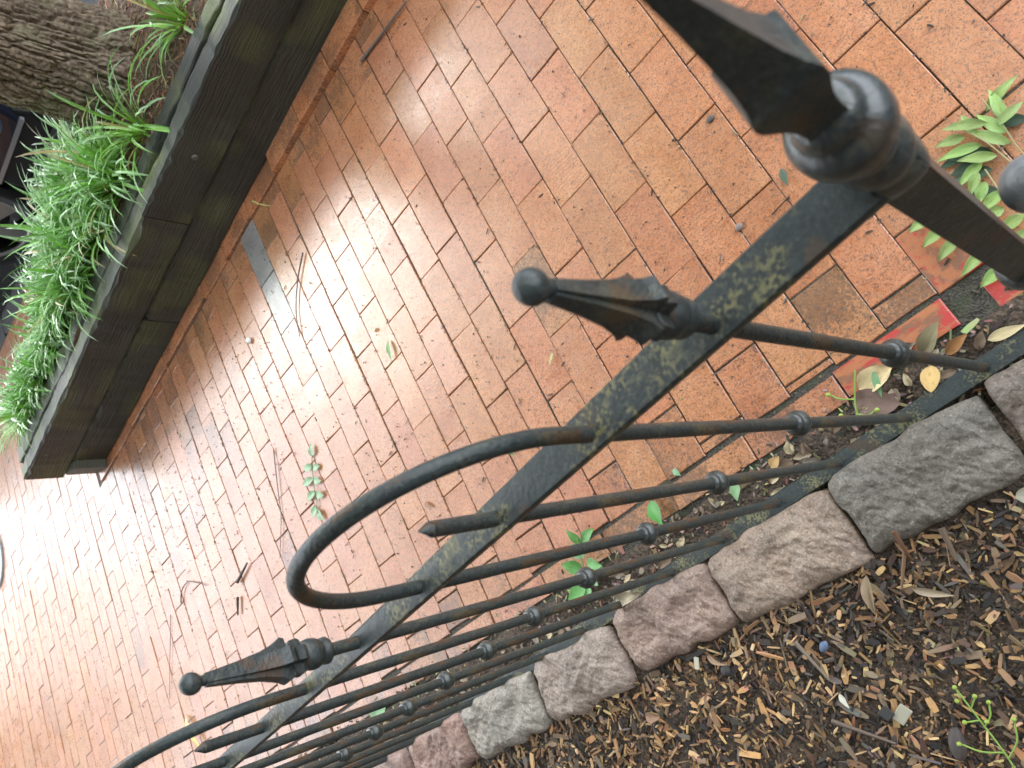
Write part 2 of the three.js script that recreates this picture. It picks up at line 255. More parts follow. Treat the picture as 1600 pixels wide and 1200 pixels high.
function showing(cs) {                                            // how large a brick shows, to choose which ones stand alone
  let a = 0, inside = 0; const p = cs.map(([x, z]) => { const q = V(x, 0, z).applyMatrix4(camera.matrixWorldInverse); if (q.z > -0.05) return [9, 9]; const f = 1 / (-q.z * 0.4976); return [q.x * f * 0.75, q.y * f]; });
  for (let i = 0; i < 4; i++) { const b = p[(i + 1) % 4]; a += p[i][0] * b[1] - b[0] * p[i][1]; if (Math.abs(p[i][0]) < 1.02 && Math.abs(p[i][1]) < 1.02) inside++; }
  return inside ? Math.abs(a) : 0;
}
function tone(x, z) { const r = rb(), g = 0.92 + 0.12 * rb(), w = r < 0.08 ? 0.92 : r > 0.92 ? 1.06 : 1; return [g * w * (0.97 + 0.06 * rb()), g * w * (0.95 + 0.1 * rb()), g * w * (0.93 + 0.14 * rb())]; }
function addBrick(cs, o = {}) {
  const cx = (cs[0][0] + cs[2][0]) / 2, cz = (cs[0][1] + cs[2][1]) / 2;
  const dirty = cz > 0.30 || (cx > -2.3 && cz < zStrip(cx) + 0.13) || (Math.hypot((cx + 1.55) / 1.3, (cz + 0.72) / 0.9) < 0.35 && rb() < 0.5) || rb() < 0.02;
  bricks.push({ geo: brickGeo(cs, (o.y ?? 0) + (rb() - 0.5) * 0.003, { color: o.mat ? [1, 1, 1] : tone(cx, cz), ...o }), mat: o.mat ?? (dirty ? M.brickDirty : M.brick), area: showing(cs) });
}
const G = 0.0023;                                                 // joint
for (let k = -64; k <= 19; k++) {
  const [z0, L] = phase[k] ?? (k < -8 ? [(k & 1) ? -1.05 : -2.03, 2.05] : [(k & 1) ? -0.69 : 0.35, 2.15]);
  const xm = lineX(k, -6) * 0.1 + 0.05, zmin = xm > -2.27 ? zStrip(xm) * 10 : -26.1, zmax = [3.84, 3.8, 3.84, 3.78][(k % 4 + 4) % 4] + 0.06 * Math.max(0, 0.8 - xm);
  const cuts = []; for (let z = z0 + Math.ceil((zmin - z0) / L) * L; z < zmax; z += L) cuts.push(z + (rb() - 0.5) * 0.05 * (k < -8 ? 2 : 1));
  const ends = [zmin, ...cuts.filter((z) => z > zmin + 0.25 && z < zmax - 0.16), zmax];
  const wide = rb() < 0.2 ? 0.0025 : 0;
  for (let i = 0; i + 1 < ends.length; i++) {
    const a = ends[i], b = ends[i + 1], g1 = G * (0.6 + 0.7 * rb()) + (k < 9 && rb() < 0.12 ? 0.002 : 0), first = i === 0 && xm > -2.27, gz = G * (0.5 + 0.8 * rb()) + (a > 1.5 ? 0.0035 : 0);
    const X = (l, z) => lineX(l, z) * 0.1, x0a = X(k, a) + g1 / 2 + wide, x1a = X(k + 1, a) - g1 / 2, x0b = X(k, b) + g1 / 2 + wide, x1b = X(k + 1, b) - g1 / 2;
    const za = (x) => (first ? zStrip(x) + 0.003 : a * 0.1 + gz / 2);
    const cs = [[x0a, za(x0a)], [x1a, za(x1a)], [x1b, b * 0.1 - gz / 2], [x0b, b * 0.1 - gz / 2]];
    const o = {};
    if (k === -7 && Math.abs(a + 9.86) < 0.3) o.mat = M.concrete; if (k === -7 && Math.abs(b + 9.86) < 0.3) o.mat = M.concrete;
    if (k === 10 && b > 3.7) { o.mat = M.brickRedEdge; o.fit = true; }
    addBrick(cs, o);
  }
}
// course laid on edge along the fence
{
  const ends = [1.62, 1.42, 1.215, 1.055, 0.0];                    // right of the gap, then the run
  const run = [1.0, 0.787, 0.580, 0.379, 0.172, -0.034]; for (let x = -0.24; x > -6; x -= 0.206) run.push(x);
  const zi = (x) => 0.389 + 0.012 * (1 - x) * 0.5, zo = (x) => zi(x) + 0.053;
  for (let i = 0; i + 1 < run.length; i++) { const x1 = run[i] - 0.0016, x0 = run[i + 1] + 0.0016, dz = (rb() - 0.5) * 0.006; addBrick([[x0, zi(x0) + dz], [x1, zi(x1) + dz], [x1, zo(x1) + dz], [x0, zo(x0) + dz]], i === 0 ? { mat: M.brickRed, fit: true, y: 0.004 } : { y: rb() < 0.3 ? -0.0005 : 0.003, depth: 0.05 }); }
  for (let i = 0; i < 3; i++) addBrick([[ends[i + 1] + 0.002, 0.402], [ends[i] - 0.002, 0.402], [ends[i] - 0.002, 0.458], [ends[i + 1] + 0.002, 0.456]], i === 2 ? { mat: M.brickRedEnd, fit: true, y: 0 } : { y: 0 });
}
// strip of bricks on which the planter stands
for (let i = 0; i < 16; i++) {
  const x0 = -2.243 + i * 0.2105, x1 = x0 + 0.207, up = x0 > -0.36 ? 0.024 : x0 > -0.95 ? 0.010 : 0.007, dz = (rb() - 0.5) * 0.012 - (x0 > -1.6 && x0 < -1.1 ? 0.006 : 0);
  addBrick([[x0, zStrip(x0) - 0.1 + dz], [x1, zStrip(x1) - 0.1 + dz], [x1, zStrip(x1) + dz], [x0, zStrip(x0) + dz]], { y: up, depth: 0.06, color: [1.15, 1.08, 1.0] });
}
bricks.sort((a, b) => b.area - a.area);
bricks.slice(0, 300).forEach((b, i) => { mesh(i ? `brick_${String(i).padStart(3, '0')}` : 'brick', b.geo, b.mat, pavement); });
{
  const byMat = new Map(); for (const b of bricks.slice(300)) { if (!byMat.has(b.mat)) byMat.set(b.mat, []); byMat.get(b.mat).push(b.geo); }
  let i = 0; for (const [m, gs] of byMat) { const q = mesh(i ? `further_bricks_${String(i).padStart(3, '0')}` : 'further_bricks', mergeGeometries(gs), m, pavement); q.userData = { kind: 'stuff' }; i++; }
}

// ---------------------------------------------------------------- stone border
{
  const border = thing('stone_border', 'row of rough granite blocks between iron fence and mulch bed', 'edging', [0, 0, 0.62]);
  const rs = rng(31);
  const list = [[0.972, 1.26, 0.54, 0.69, [0.30, 0.25, 0.21]], [0.678, 0.958, 0.545, 0.690, [0.26, 0.24, 0.205], 'large dark grey block'], [0.391, 0.676, 0.552, 0.697, [0.42, 0.325, 0.255], 'pinkish brown block'], [0.112, 0.388, 0.556, 0.690, [0.41, 0.295, 0.24], 'reddish block'], [-0.162, 0.104, 0.566, 0.705, [0.44, 0.36, 0.305]], [-0.438, -0.166, 0.566, 0.702, [0.43, 0.395, 0.34], 'pale grey block'], [-0.70, -0.444, 0.572, 0.70, [0.42, 0.275, 0.225], 'red block']];
  for (let x = -0.705; x > -4; x -= 0.272) list.push([x - 0.265, x, 0.578, 0.71, rs() < 0.5 ? [0.4, 0.34, 0.3] : [0.38, 0.26, 0.22]]);
  list.unshift([1.27, 1.54, 0.545, 0.69, [0.4, 0.3, 0.26]]);
  list.forEach(([x0, x1, z0, z1, col, label], i) => {
    const nx = i < 8 ? 90 : 16, nz = i < 8 ? 46 : 9, cx = (x0 + x1) / 2, cz = (z0 + z1) / 2, hx = (x1 - x0) / 2, hz = (z1 - z0) / 2, yt = 0.05 + 0.012 * (rs() - 0.5), sk = (rs() - 0.5) * 0.12, tl = (rs() - 0.5) * 0.08, e0 = 2.6 + 1.6 * rs();
    const g = gridGeo(nx, nz, (u, v) => {
      // a rounded block: the sheet is wrapped over the top and down the sides
      const a = (u - 0.5) * 2, b = (v - 0.5) * 2, w = (t) => Math.sign(t) * Math.min(1, Math.pow(Math.abs(t) * 1.22, 1)), au = w(a), bv = w(b), ex = Math.max(Math.abs(a), Math.abs(b));
      const drop = sstep(0.80, 1, ex);
      const rr = 1 - 0.05 * Math.pow(Math.min(Math.abs(au), 1) * Math.min(Math.abs(bv), 1), e0);
      let x = au * hx * rr + sk * bv * hz * 0.4, z = bv * hz * rr + (drop > 0 ? 0 : 0);
      const round = Math.pow(Math.abs(au), 6) * 0.017 + Math.pow(Math.abs(bv), 5) * 0.017;
      const n = n3(x * 22 + i * 9, 0, z * 22, 3) - 0.5, m = n3(x * 60 + i * 5, 1, z * 60, 8) - 0.5, f = n3(x * 190 + i, 2, z * 190, 12) - 0.5;
      x += (n3(x * 30, i, z * 30 + 7, 2) - 0.5) * 0.014 * Math.abs(au); z += (n3(x * 30 + 50, i, z * 30, 2) - 0.5) * 0.014 * Math.abs(bv);
      const y = mix(yt + tl * x * 0.15 - round + n * 0.020 + m * 0.008 + f * 0.0065, -0.045, drop);
      const q = 0.92 + 0.35 * (n3(x * 9 + i * 3, 4, z * 9, 21) - 0.5) * 2 * 0.5;
      return { p: [cx + x, y, cz + z - 0.62], c: [col[0] * 1.5 * q, col[1] * 1.47 * q * (1 + 0.08 * n), col[2] * 1.42 * q * (1 + 0.1 * n)], uv: [(cx + x) * 3.2 + i * 0.37, (cz + z) * 3.2 + (y < 0 ? y * 3 : 0)] };
    });
    const s = mesh(i ? `stone_${String(i).padStart(3, '0')}` : 'stone', g, M.stone, border); if (label) s.userData.label = label;
  });
}

// ---------------------------------------------------------------- iron fence
const SL = 0.0521, X0 = 0.992, PITCH = 0.1372;
const fp = (x, h, off = 0) => [x, h + SL * (x - X0), 0.52065 - 0.0356 * (x - X0) + off];
{
  const fence = thing('iron_fence', 'black wrought iron fence with hooped bars, finials and spear topped post', 'fence', fp(0.4, 0));
  const base = V(...fp(0.4, 0)), put = (g) => { g.translate(-base.x, -base.y, -base.z); return g; };
  const bar = (x0, x1, top, th, offA, offB, n, wob) => gridGeo(8, n, (u, v, i) => {   // flat bar with eased edges
    const x = mix(x0, x1, v), a = offA(x), b = offB(x), e = 0.0016; const w = wob * (n3(x * 9, i, 3, 5) - 0.5);
    const ring = [[a + e, 0], [b - e, 0], [b, -e], [b, -th + e], [b - e, -th], [a + e, -th], [a, -th + e], [a, -e], [a + e, 0]][i];
    const p = fp(x, top + ring[1] + w, ring[0]); return { p, uv: [x * 3.1, (p[2] + p[1]) * 3.1] };
  });
  mesh('top_rail', put(bar(1.15, -4.2, 0.9166, 0.011, (x) => -0.0105 - 0.0135 * sstep(0.3, 1.1, x), () => 0.0145, 120, 0.0012)), M.ironBar, fence);
  mesh('bottom_rail', put(gridGeo(8, 160, (u, v, i) => { const x = mix(1.3, -4.2, v), e = 0.0015, a = -0.0165, b = 0.0165, th = 0.01; const ring = [[a + e, 0], [b - e, 0], [b, -e], [b, -th + e], [b - e, -th], [a + e, -th], [a, -th + e], [a, -e], [a + e, 0]][i]; const y = 0.024 + 0.3 * SL * 0; const q = fp(x, 0, ring[0]); return { p: [q[0], y + ring[1] + 0.002 * (n3(x * 7, 2, i, 5) - 0.5), q[2]], uv: [x * 3.1, q[2] * 3.1 + ring[1] * 4] }; })), M.ironBar, fence);
  // profile turned about an upright axis; n4 squares the section off, lobes give leaf edges
  const turned = (x, h0, prof, seg, lean = [0, 0], rot = 0) => gridGeo(seg, prof.length - 1, (u, v, i, j) => {
    const [h, r, sq = 0, lob = 0] = prof[j], t = u * Math.PI * 2 + rot, c = Math.cos(t), s = Math.sin(t), box = 1 / Math.pow(Math.pow(Math.abs(c), 8) + Math.pow(Math.abs(s), 8), 1 / 8), R = r * mix(1, box, sq) * (1 + lob * Math.pow(Math.abs(Math.cos(2 * (t))), 3));
    const q = fp(x, h0 + h); return { p: [q[0] + c * R + lean[0] * h, q[1], q[2] + s * R + lean[1] * h], uv: [u * 0.15, (h0 + h) * 3] };
  }, true);
  const ringProf = [[-0.016, 0.0072], [-0.015, 0.0105], [-0.012, 0.0122], [-0.009, 0.0112], [-0.0075, 0.0125], [-0.004, 0.0158], [0, 0.0165], [0.004, 0.0158], [0.0075, 0.0125], [0.009, 0.0112], [0.012, 0.0122], [0.015, 0.0105], [0.016, 0.0072]];
  const xs = []; for (let n = 0; n < 37; n++) xs.push(X0 - 0.003 - n * PITCH + (n === 0 ? 0.0 : 0));
  const rz = rng(41);
  const hoopAt = (n) => { const mid = xs[n + 1], r = PITCH, pts = []; for (let k = 0; k <= 40; k++) { const t = Math.PI * k / 40; pts.push(fp(mid + r * Math.cos(t), 0.957 + (r * 1.1) * Math.sin(t))); } return [fp(xs[n], 0.90), fp(xs[n], 0.93), ...pts, fp(xs[n + 2], 0.93), fp(xs[n + 2], 0.90)]; };
  xs.forEach((x, n) => {
    const kind = n % 4, top = kind === 0 ? 0.958 : kind === 2 ? 0.993 : 0.905, pts = []; for (let k = 0; k <= 24; k++) { const h = mix(0.012, top, k / 24); const q = fp(x + 0.0014 * (n3(n * 3, h * 4, 0, 6) - 0.5), h); if (k === 0) q[1] = 0.018; pts.push(q); }
    const rad = pts.map((_, k) => 0.0079 - 0.0007 * k / 24 + 0.0005 * (n3(n * 7, k * 0.9, 1, 9) - 0.5));
    const geos = [tube(pts, rad, n < 12 ? 16 : 8, true, 3.1)];
    if (kind === 2) geos.push(tube([fp(x, top), fp(x, top + 0.003), fp(x, top + 0.0135)], [0.0072, 0.0062, 0.0006], 4, true, 3.1));
    const b = mesh(n ? `baluster_${String(n).padStart(3, '0')}` : 'baluster', put(join(geos)), n % 3 ? M.iron : M.ironRust, fence);
    const c = mesh('ring', put(turned(x, 0.491, ringProf, n < 12 ? 24 : 10)), M.ironCap, b); c.userData = {};
    if (kind === 1 && n + 2 < xs.length) mesh(n > 1 ? `hoop_${String((n - 1) / 4).padStart(3, '0')}` : 'hoop', put(tube(hoopAt(n), 0.0072, 16, true, 3.1)), M.ironRust, fence);
    if (kind === 0) {
      const f = 1.0, P = [[0.030, 0.0066], [0.0305, 0.0128], [0.033, 0.0145], [0.037, 0.0142], [0.040, 0.0118], [0.041, 0.0130], [0.046, 0.0158], [0.052, 0.0166], [0.058, 0.0156], [0.063, 0.0122], [0.064, 0.0096], [0.080, 0.0088], [0.100, 0.0082], [0.125, 0.0068], [0.150, 0.0055], [0.171, 0.0048]];
      for (let k = 0; k <= 14; k++) { const t = -1.1 + k / 14 * (Math.PI / 2 + 1.1); P.push([0.181 + 0.0104 * Math.sin(t), Math.max(0.0002, 0.0104 * Math.cos(t))]); }
      const ln = n === 0 ? [0.0, -0.04] : [0.03, -0.02];
      const parts = [turned(x, 0.924, P, 28, ln)];
      const hull = (rings) => { const mb = new MB(); for (let k = 0; k + 1 < rings.length; k++) for (let e = 0; e < 4; e++) { const f2 = (e + 1) % 4; mb.quad(rings[k][e], rings[k][f2], rings[k + 1][f2], rings[k + 1][e]); } mb.quad(...rings[0]); mb.quad(...rings[rings.length - 1].slice().reverse()); const g = mb.geo(), q = g.attributes.position, w = g.attributes.uv; for (let i = 0; i < q.count; i++) w.setXY(i, (q.getX(i) + q.getZ(i)) * 4, q.getY(i) * 4); return g; };
      for (let k = 0; k < 4; k++) {
        const a = k * Math.PI / 2, c = Math.cos(a), s2 = Math.sin(a), at = (h, rad, t) => { const q = fp(x, 0.924 + h); return [q[0] + c * rad - s2 * t + ln[0] * h, q[1], q[2] + s2 * rad + c * t + ln[1] * h]; }, sec = (h, r0, r1, t) => [at(h, r0, -t), at(h, r1, -t * 0.86), at(h, r1, t * 0.86), at(h, r0, t)];
        parts.push(hull([sec(0.1675, 0.002, 0.0058, 0.0042), sec(0.135, 0.003, 0.0092, 0.0066), sec(0.110, 0.003, 0.0128, 0.0086), sec(0.093, 0.003, 0.0178, 0.0098), sec(0.086, 0.003, 0.0222, 0.0098), sec(0.081, 0.003, 0.0205, 0.0090), sec(0.0805, 0.003, 0.0100, 0.006)]));
        parts.push(hull([sec(0.0775, 0.003, 0.0120, 0.0066), sec(0.076, 0.003, 0.0172, 0.0082), sec(0.068, 0.003, 0.0184, 0.0084), sec(0.0635, 0.003, 0.0160, 0.0074), sec(0.062, 0.003, 0.009, 0.005)]));
      }
      mesh(n ? `finial_${String(n / 4).padStart(3, '0')}` : 'finial', put(join(parts)), M.iron, fence);
    }
  });
  // post with collars and a square spear
  const px = 1.1365, pw = 0.0155, dz = -0.0045;
  const sq = (prof, mat, name, par, seg = 24, uvr = 3) => mesh(name, put(gridGeo(seg, prof.length - 1, (u, v, i, j) => {
    const [h, r, e = 9, oz = 0] = prof[j], t = (u + 0.125) * Math.PI * 2, c = Math.cos(t), s = Math.sin(t), box = e > 8 ? Math.min(1 / Math.abs(c), 1 / Math.abs(s)) : 1 / Math.pow(Math.pow(Math.abs(c), e) + Math.pow(Math.abs(s), e), 1 / e);
    const q = fp(px, 0); return { p: [q[0] + c * box * r, h, q[2] + dz + s * box * r], uv: [u * 0.4, h * uvr] };
  }, false)), mat, par);
  const flat = (m) => { m.geometry = m.geometry.toNonIndexed(); m.geometry.computeVertexNormals(); return m; };
  const rise = SL * (px - X0);
  const post = flat(sq([[-0.02, pw], [0.25, pw], [0.5, pw], [0.75, pw], [0.93, pw]], M.iron, 'post', fence, 8));
  sq([[0.43, 0.0155, 2], [0.432, 0.023, 2], [0.440, 0.026, 2], [0.452, 0.0275, 2], [0.464, 0.026, 2], [0.472, 0.023, 2], [0.474, 0.0155, 2]], M.ironCap, 'collar', post, 32);
  sq([[0.912, 0.016, 9], [0.9125, 0.0205, 3], [0.922, 0.0215, 2.4], [0.930, 0.0205, 2], [0.934, 0.0195, 2], [0.938, 0.0215, 2], [0.948, 0.0235, 2], [0.957, 0.0215, 2], [0.961, 0.0195, 2], [0.965, 0.0200, 2], [0.970, 0.0215, 2], [0.976, 0.0215, 2], [0.981, 0.0195, 2], [0.984, 0.0205, 2], [0.987, 0.0262, 2], [0.993, 0.0285, 2], [1.003, 0.0285, 2], [1.009, 0.0265, 2], [1.0125, 0.022, 2], [1.014, 0.0185, 2], [1.018, 0.0195, 2], [1.024, 0.0178, 2], [1.029, 0.0135, 3], [1.03, 0.0004, 3]], M.ironCap, 'collar_001', post, 40);
  flat(sq([[1.022, 0.0112], [1.034, 0.0108], [1.044, 0.0112], [1.054, 0.0124], [1.064, 0.0143], [1.075, 0.0168], [1.081, 0.0180], [1.087, 0.0186], [1.091, 0.0182], [1.098, 0.0150], [1.112, 0.0122], [1.135, 0.0094], [1.165, 0.0062], [1.2, 0.0034], [1.228, 0.0006]], M.iron, 'spear_finial', post, 8));
}
{
  const gp = thing('gate_post', 'round gate post with ball top at the right edge of the picture', 'gate post', [1.187, 0, 0.514]);
  const lathe = (p, s = 40) => { const g = new THREE.LatheGeometry(p.map(([r, y]) => new THREE.Vector2(r, y)), s); const u = g.attributes.uv; for (let i = 0; i < u.count; i++) u.setXY(i, u.getX(i) * 0.3, u.getY(i) * 1.2); return white(g); };
  mesh('shaft', lathe([[0, -0.02], [0.013, -0.02], [0.013, 0.66], [0.0165, 0.665], [0.0165, 0.674], [0.012, 0.68]], 24), M.iron, gp);
  const P = []; for (let k = 0; k <= 24; k++) { const t = -1.1 + k / 24 * (Math.PI / 2 + 1.1); P.push([Math.max(0.0001, 0.0235 * Math.cos(t)), 0.7 + 0.0235 * Math.sin(t)]); }
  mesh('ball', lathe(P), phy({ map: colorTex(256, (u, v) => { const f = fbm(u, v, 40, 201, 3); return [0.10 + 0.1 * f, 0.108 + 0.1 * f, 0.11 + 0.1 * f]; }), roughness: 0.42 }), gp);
}

// ---------------------------------------------------------------- planter of heavy timbers
{
  const pl = thing('timber_planter', 'dark weathered timber planter full of grass beside the brick pavement', 'planter', [-1, 0, -1.5]);
  const off = V(-1, 0, -1.5);
  // a timber: its section is swept along its length; grain and edges waver, a split may open in its top
  function timber(name, ax, az, bx, bz, y0, y1, w, o = {}) {
    const L = Math.hypot(bx - ax, bz - az), dx = (bx - ax) / L, dz = (bz - az) / L, nx = dz, nz = -dx;  // n points to the inside
    const n = o.n ?? Math.max(10, Math.round(L / 0.012)), seed = o.seed ?? 1, split = o.split ?? 0, fr = o.front ?? [0.043, 0.049, 0.039];
    const sec = (t) => {
      const s = t * L, wob = (k, f = 9) => n3(s * f, k * 3.7 + seed * 11, seed, 17 + k) - 0.5;
      const gw = split ? Math.max(0.0015, 0.009 * split * (0.3 + 3.4 * Math.max(0, n3(s * 4.5, seed, 5, 3) - 0.36)) + 0.006 * wob(9, 45) * split) : 0, gc = 0.50 * w + 0.024 * wob(7, 3) * 2, gd = split ? 0.05 * Math.min(1, gw / 0.006) : 0;
      const e = 0.006 + 0.012 * Math.max(0, wob(3, 26) * 2) + 0.016 * Math.max(0, wob(4, 9)), fz = 0.005 * wob(1, 6) + 0.003 * wob(12, 45), ty = 0.007 * wob(2, 5) + 0.007 * wob(8, 38);
      return [[fz, y0, 0], [fz + 0.003 * wob(10, 30), mix(y0, y1, 0.5), 0], [fz + 0.001, y1 - e + ty, 0], [fz + e * 0.8, y1 + ty, 2], [gc - gw - 0.003, y1 + ty + 0.002 * wob(5, 30), 1], [gc - gw, y1 + ty - 0.004, 3], [gc - gw * 0.3, y1 - gd, 3], [gc + gw * 0.3, y1 - gd, 3], [gc + gw, y1 + ty - 0.004 + 0.004 * wob(6, 15), 3], [gc + gw + 0.004, y1 + ty + 0.003 * wob(6, 20), 1], [w - e, y1 + ty, 1], [w, y1 - e, 1], [w, y0, 0], [fz, y0, 0]];
    };
    const mb = new MB(), P = (q, t) => [ax + dx * t * L + nx * q[0] - off.x, q[1], az + dz * t * L + nz * q[0] - off.z];
    const gd = gridGeo(13, n, (u, v, i, j) => {
      const q = sec(v)[i], s = v * L, rot = 0.75 + 0.5 * n3(s * 5, i, seed, 6), moss = sstep(0.6, 0.68, n3(s * 7, i * 1.7, seed, 33));
      let c = q[2] === 3 && n3(s * 6, 3, seed, 44) > 0.56 ? [0.15, 0.08, 0.035] : fr;
      const X = P(q, v)[0] + off.x; c = mixc(c, [0.12, 0.145, 0.05], Math.max(moss * (q[2] ? 0.8 : 0.45), 0.5 * sstep(-2.08, -2.2, X) * n3(s * 30, i * 2, seed, 9)));
      c = c.map((x) => x * rot * 1.6); const around = [0, 0.08, 0.16, 0.17, 0.24, 0.25, 0.28, 0.3, 0.34, 0.35, 0.42, 0.43, 0.6, 0.75][i];
      return { p: P(q, v), c, uv: [s / 0.6 + seed * 0.31, around * 1.9 + seed * 0.17] };
    });
    const nonIdx = gd.toNonIndexed(); nonIdx.computeVertexNormals();
    for (const [t, s] of [[0, 1], [1, -1]]) { const q = sec(t), c = q.reduce((m, a) => [m[0] + a[0] / q.length, m[1] + a[1] / q.length], [0, 0]); for (let i = 0; i < 13; i++) { const A = P(q[i], t), B = P(q[i + 1], t), C = P(c, t); s > 0 ? mb.tri(C, A, B, fr.map((x) => x * 1.6), [0, 0], [0.02, 0.1], [0.03, 0.2]) : mb.tri(C, B, A, fr.map((x) => x * 1.6), [0, 0], [0.02, 0.1], [0.03, 0.2]); } }
    return mesh(name, join([nonIdx, mb.geo()]), M.timber, pl);
  }
  const F = (x, d = 0) => [x, zFront(x) + d];
  const W = 0.178, g = 0.0018;
  timber('timber', ...F(-2.25), ...F(-0.697 - g), 0.160, 0.318, W, { seed: 1, split: 1 });
  timber('timber_001', ...F(-0.697 + g), ...F(0.95), 0.160, 0.322, W, { seed: 2, split: 1.9, front: [0.042, 0.048, 0.039] });
  timber('timber_002', ...F(-2.132 + g, -0.005), ...F(-1.2 - g, -0.005), 0.012, 0.153, W, { seed: 3 });
  timber('timber_003', ...F(-1.2 + g, -0.006), ...F(0.95, -0.006), 0.012, 0.153, W, { seed: 4, front: [0.045, 0.047, 0.037] });
  // left side: runs back from the corner; its lower timber shows its sawn end on the front
  timber('timber_004', -2.10, -1.72, -2.245, -1.168, 0.012, 0.153, 0.112, { seed: 5, front: [0.05, 0.054, 0.04] });
  timber('timber_005', -2.09, -1.74, -2.255, -1.30, 0.160, 0.312, 0.075, { seed: 6, front: [0.055, 0.058, 0.045], n: 60 });
  timber('timber_006', -0.45, -2.34, -2.09, -1.72, 0.012, 0.25, 0.1, { seed: 7, n: 80 });
  timber('timber_008', 0.95, -2.42, -0.45, -2.34, 0.012, 0.27, 0.1, { seed: 9, n: 60 });
  timber('timber_007', 0.952, -1.45, 0.952, -2.42, 0.012, 0.315, 0.15, { seed: 8, n: 40 });
  const bolt = mesh('bolt_head', tint(new THREE.CylinderGeometry(0.009, 0.011, 0.006, 9).rotateX(Math.PI / 2), [0.12, 0.12, 0.10]), M.plain, pl); const bz = F(-0.42); bolt.position.set(bz[0] - off.x, 0.245, bz[1] - off.z + 0.002);
  // soil, heaped towards the tree
  const soilY = (x, z) => 0.262 + 0.05 * Math.exp(-((x + 0.6) ** 2 + (z + 1.9) ** 2) / 0.14) + 0.024 * n3(x * 8, 0, z * 8, 7) + 0.012 * n3(x * 35, 0, z * 35, 8) + 0.02 * sstep(-0.6, 0.2, x);
  mesh('soil', gridGeo(70, 200, (u, v) => { const x = mix(-2.2, 0.94, v), z = mix(x > -0.45 ? -2.36 : mix(-2.32, -1.74, (-0.45 - x) / 1.64), zFront(x) - 0.12, u); return { p: [x - off.x, soilY(x, z), z - off.z], c: [1.6, 1.45, 1.3], uv: [x * 2.7, z * 2.7] }; }), M.soil, pl);
  globalThis.soilY = soilY;
}
const soilY = globalThis.soilY;

// ---------------------------------------------------------------- shreds of wood: the mulch bed, the planter, the litter strip
function shred(mb, x, y, z, len, wid, thk, yaw, pitch, col, roll = 0) {
  const q = new THREE.Quaternion().setFromEuler(new THREE.Euler(roll, yaw, pitch, 'YXZ')), r = R0, e1 = 0.35 + 0.6 * r(), e2 = 0.35 + 0.6 * r(), sk = (r() - 0.5) * 0.3 * len, P = (a, b, c) => { const v = V(a, b, c).applyQuaternion(q); return [x + v.x, y + v.y, z + v.z]; };
  const l = len / 2, w = wid / 2, t = thk / 2, top = [P(-l, t, -w * e1), P(-l + sk * 0.2, t, w * e1), P(0, t * 1.3, w), P(l, t, w * e2), P(l - sk * 0.3, t, -w * e2), P(0, t * 1.3, -w)], bot = [P(-l, -t, -w * e1), P(-l, -t, w * e1), P(0, -t, w), P(l, -t, w * e2), P(l, -t, -w * e2), P(0, -t, -w)];
  const d = col.map((c) => c * (0.85 + 0.3 * r()));
  mb.quad(top[0], top[1], top[2], top[5], col); mb.quad(top[5], top[2], top[3], top[4], d);
  for (let i = 0; i < 6; i++) { const k = (i + 1) % 6; mb.quad(top[i], bot[i], bot[k], top[k], d); }
}
const woods = [[0.46, 0.27, 0.115], [0.33, 0.185, 0.078], [0.54, 0.36, 0.18], [0.25, 0.145, 0.072], [0.10, 0.06, 0.036], [0.045, 0.034, 0.026], [0.025, 0.021, 0.019], [0.20, 0.14, 0.085], [0.12, 0.10, 0.085]];
{
  const mb = new MB(), r = R0;
  for (let i = 0; i < 23000; i++) {
    const x = between(-1.35, 1.45), z = 0.70 + Math.pow(r(), 1.2) * 0.95; if (x > 1.25 && z > 1.3) continue;
    const patch = n3(x * 5, 1, z * 5, 71), big = r();
    const len = big < 0.42 ? between(0.005, 0.013) : big < 0.95 ? between(0.012, 0.028) : between(0.028, 0.052), wid = Math.min(len * 0.5, between(0.0018, big > 0.75 ? 0.014 : 0.0066));
    const pick = Math.pow(r(), 0.8) * (patch > 0.46 ? 0.92 : 0.84) + (patch > 0.46 ? 0 : 0.14), c0 = woods[Math.min(8, Math.floor((pick < 0.5 ? pick * 2 * 4 : 4 + (pick - 0.5) * 2 * 5)))], g = 0.75 + 0.55 * r();
    shred(mb, x, bedY(x, z) + between(-0.001, 0.012) * (big > 0.5 ? 1 : 0.8), z, len, wid, between(0.001, 0.004), r() * 6.3, (r() - 0.5) * 0.5, c0.map((c) => c * g), (r() - 0.5) * 0.9);
  }
  for (let i = 0; i < 9000; i++) { const x = between(-0.9, 1.35), z = 0.70 + r() * 0.75, c0 = woods[Math.floor(r() * 9)]; shred(mb, x, bedY(x, z) + between(0, 0.009), z, between(0.002, 0.006), between(0.001, 0.003), between(0.0006, 0.002), r() * 6.3, r() - 0.5, c0.map((c) => c * between(0.6, 1.1)), r() - 0.5); }
  const m = single('wood_mulch', mb.geo(), M.chip, 'brown shredded wood mulch covering the garden bed beside the stones', 'mulch'); m.userData.kind = 'stuff';
}
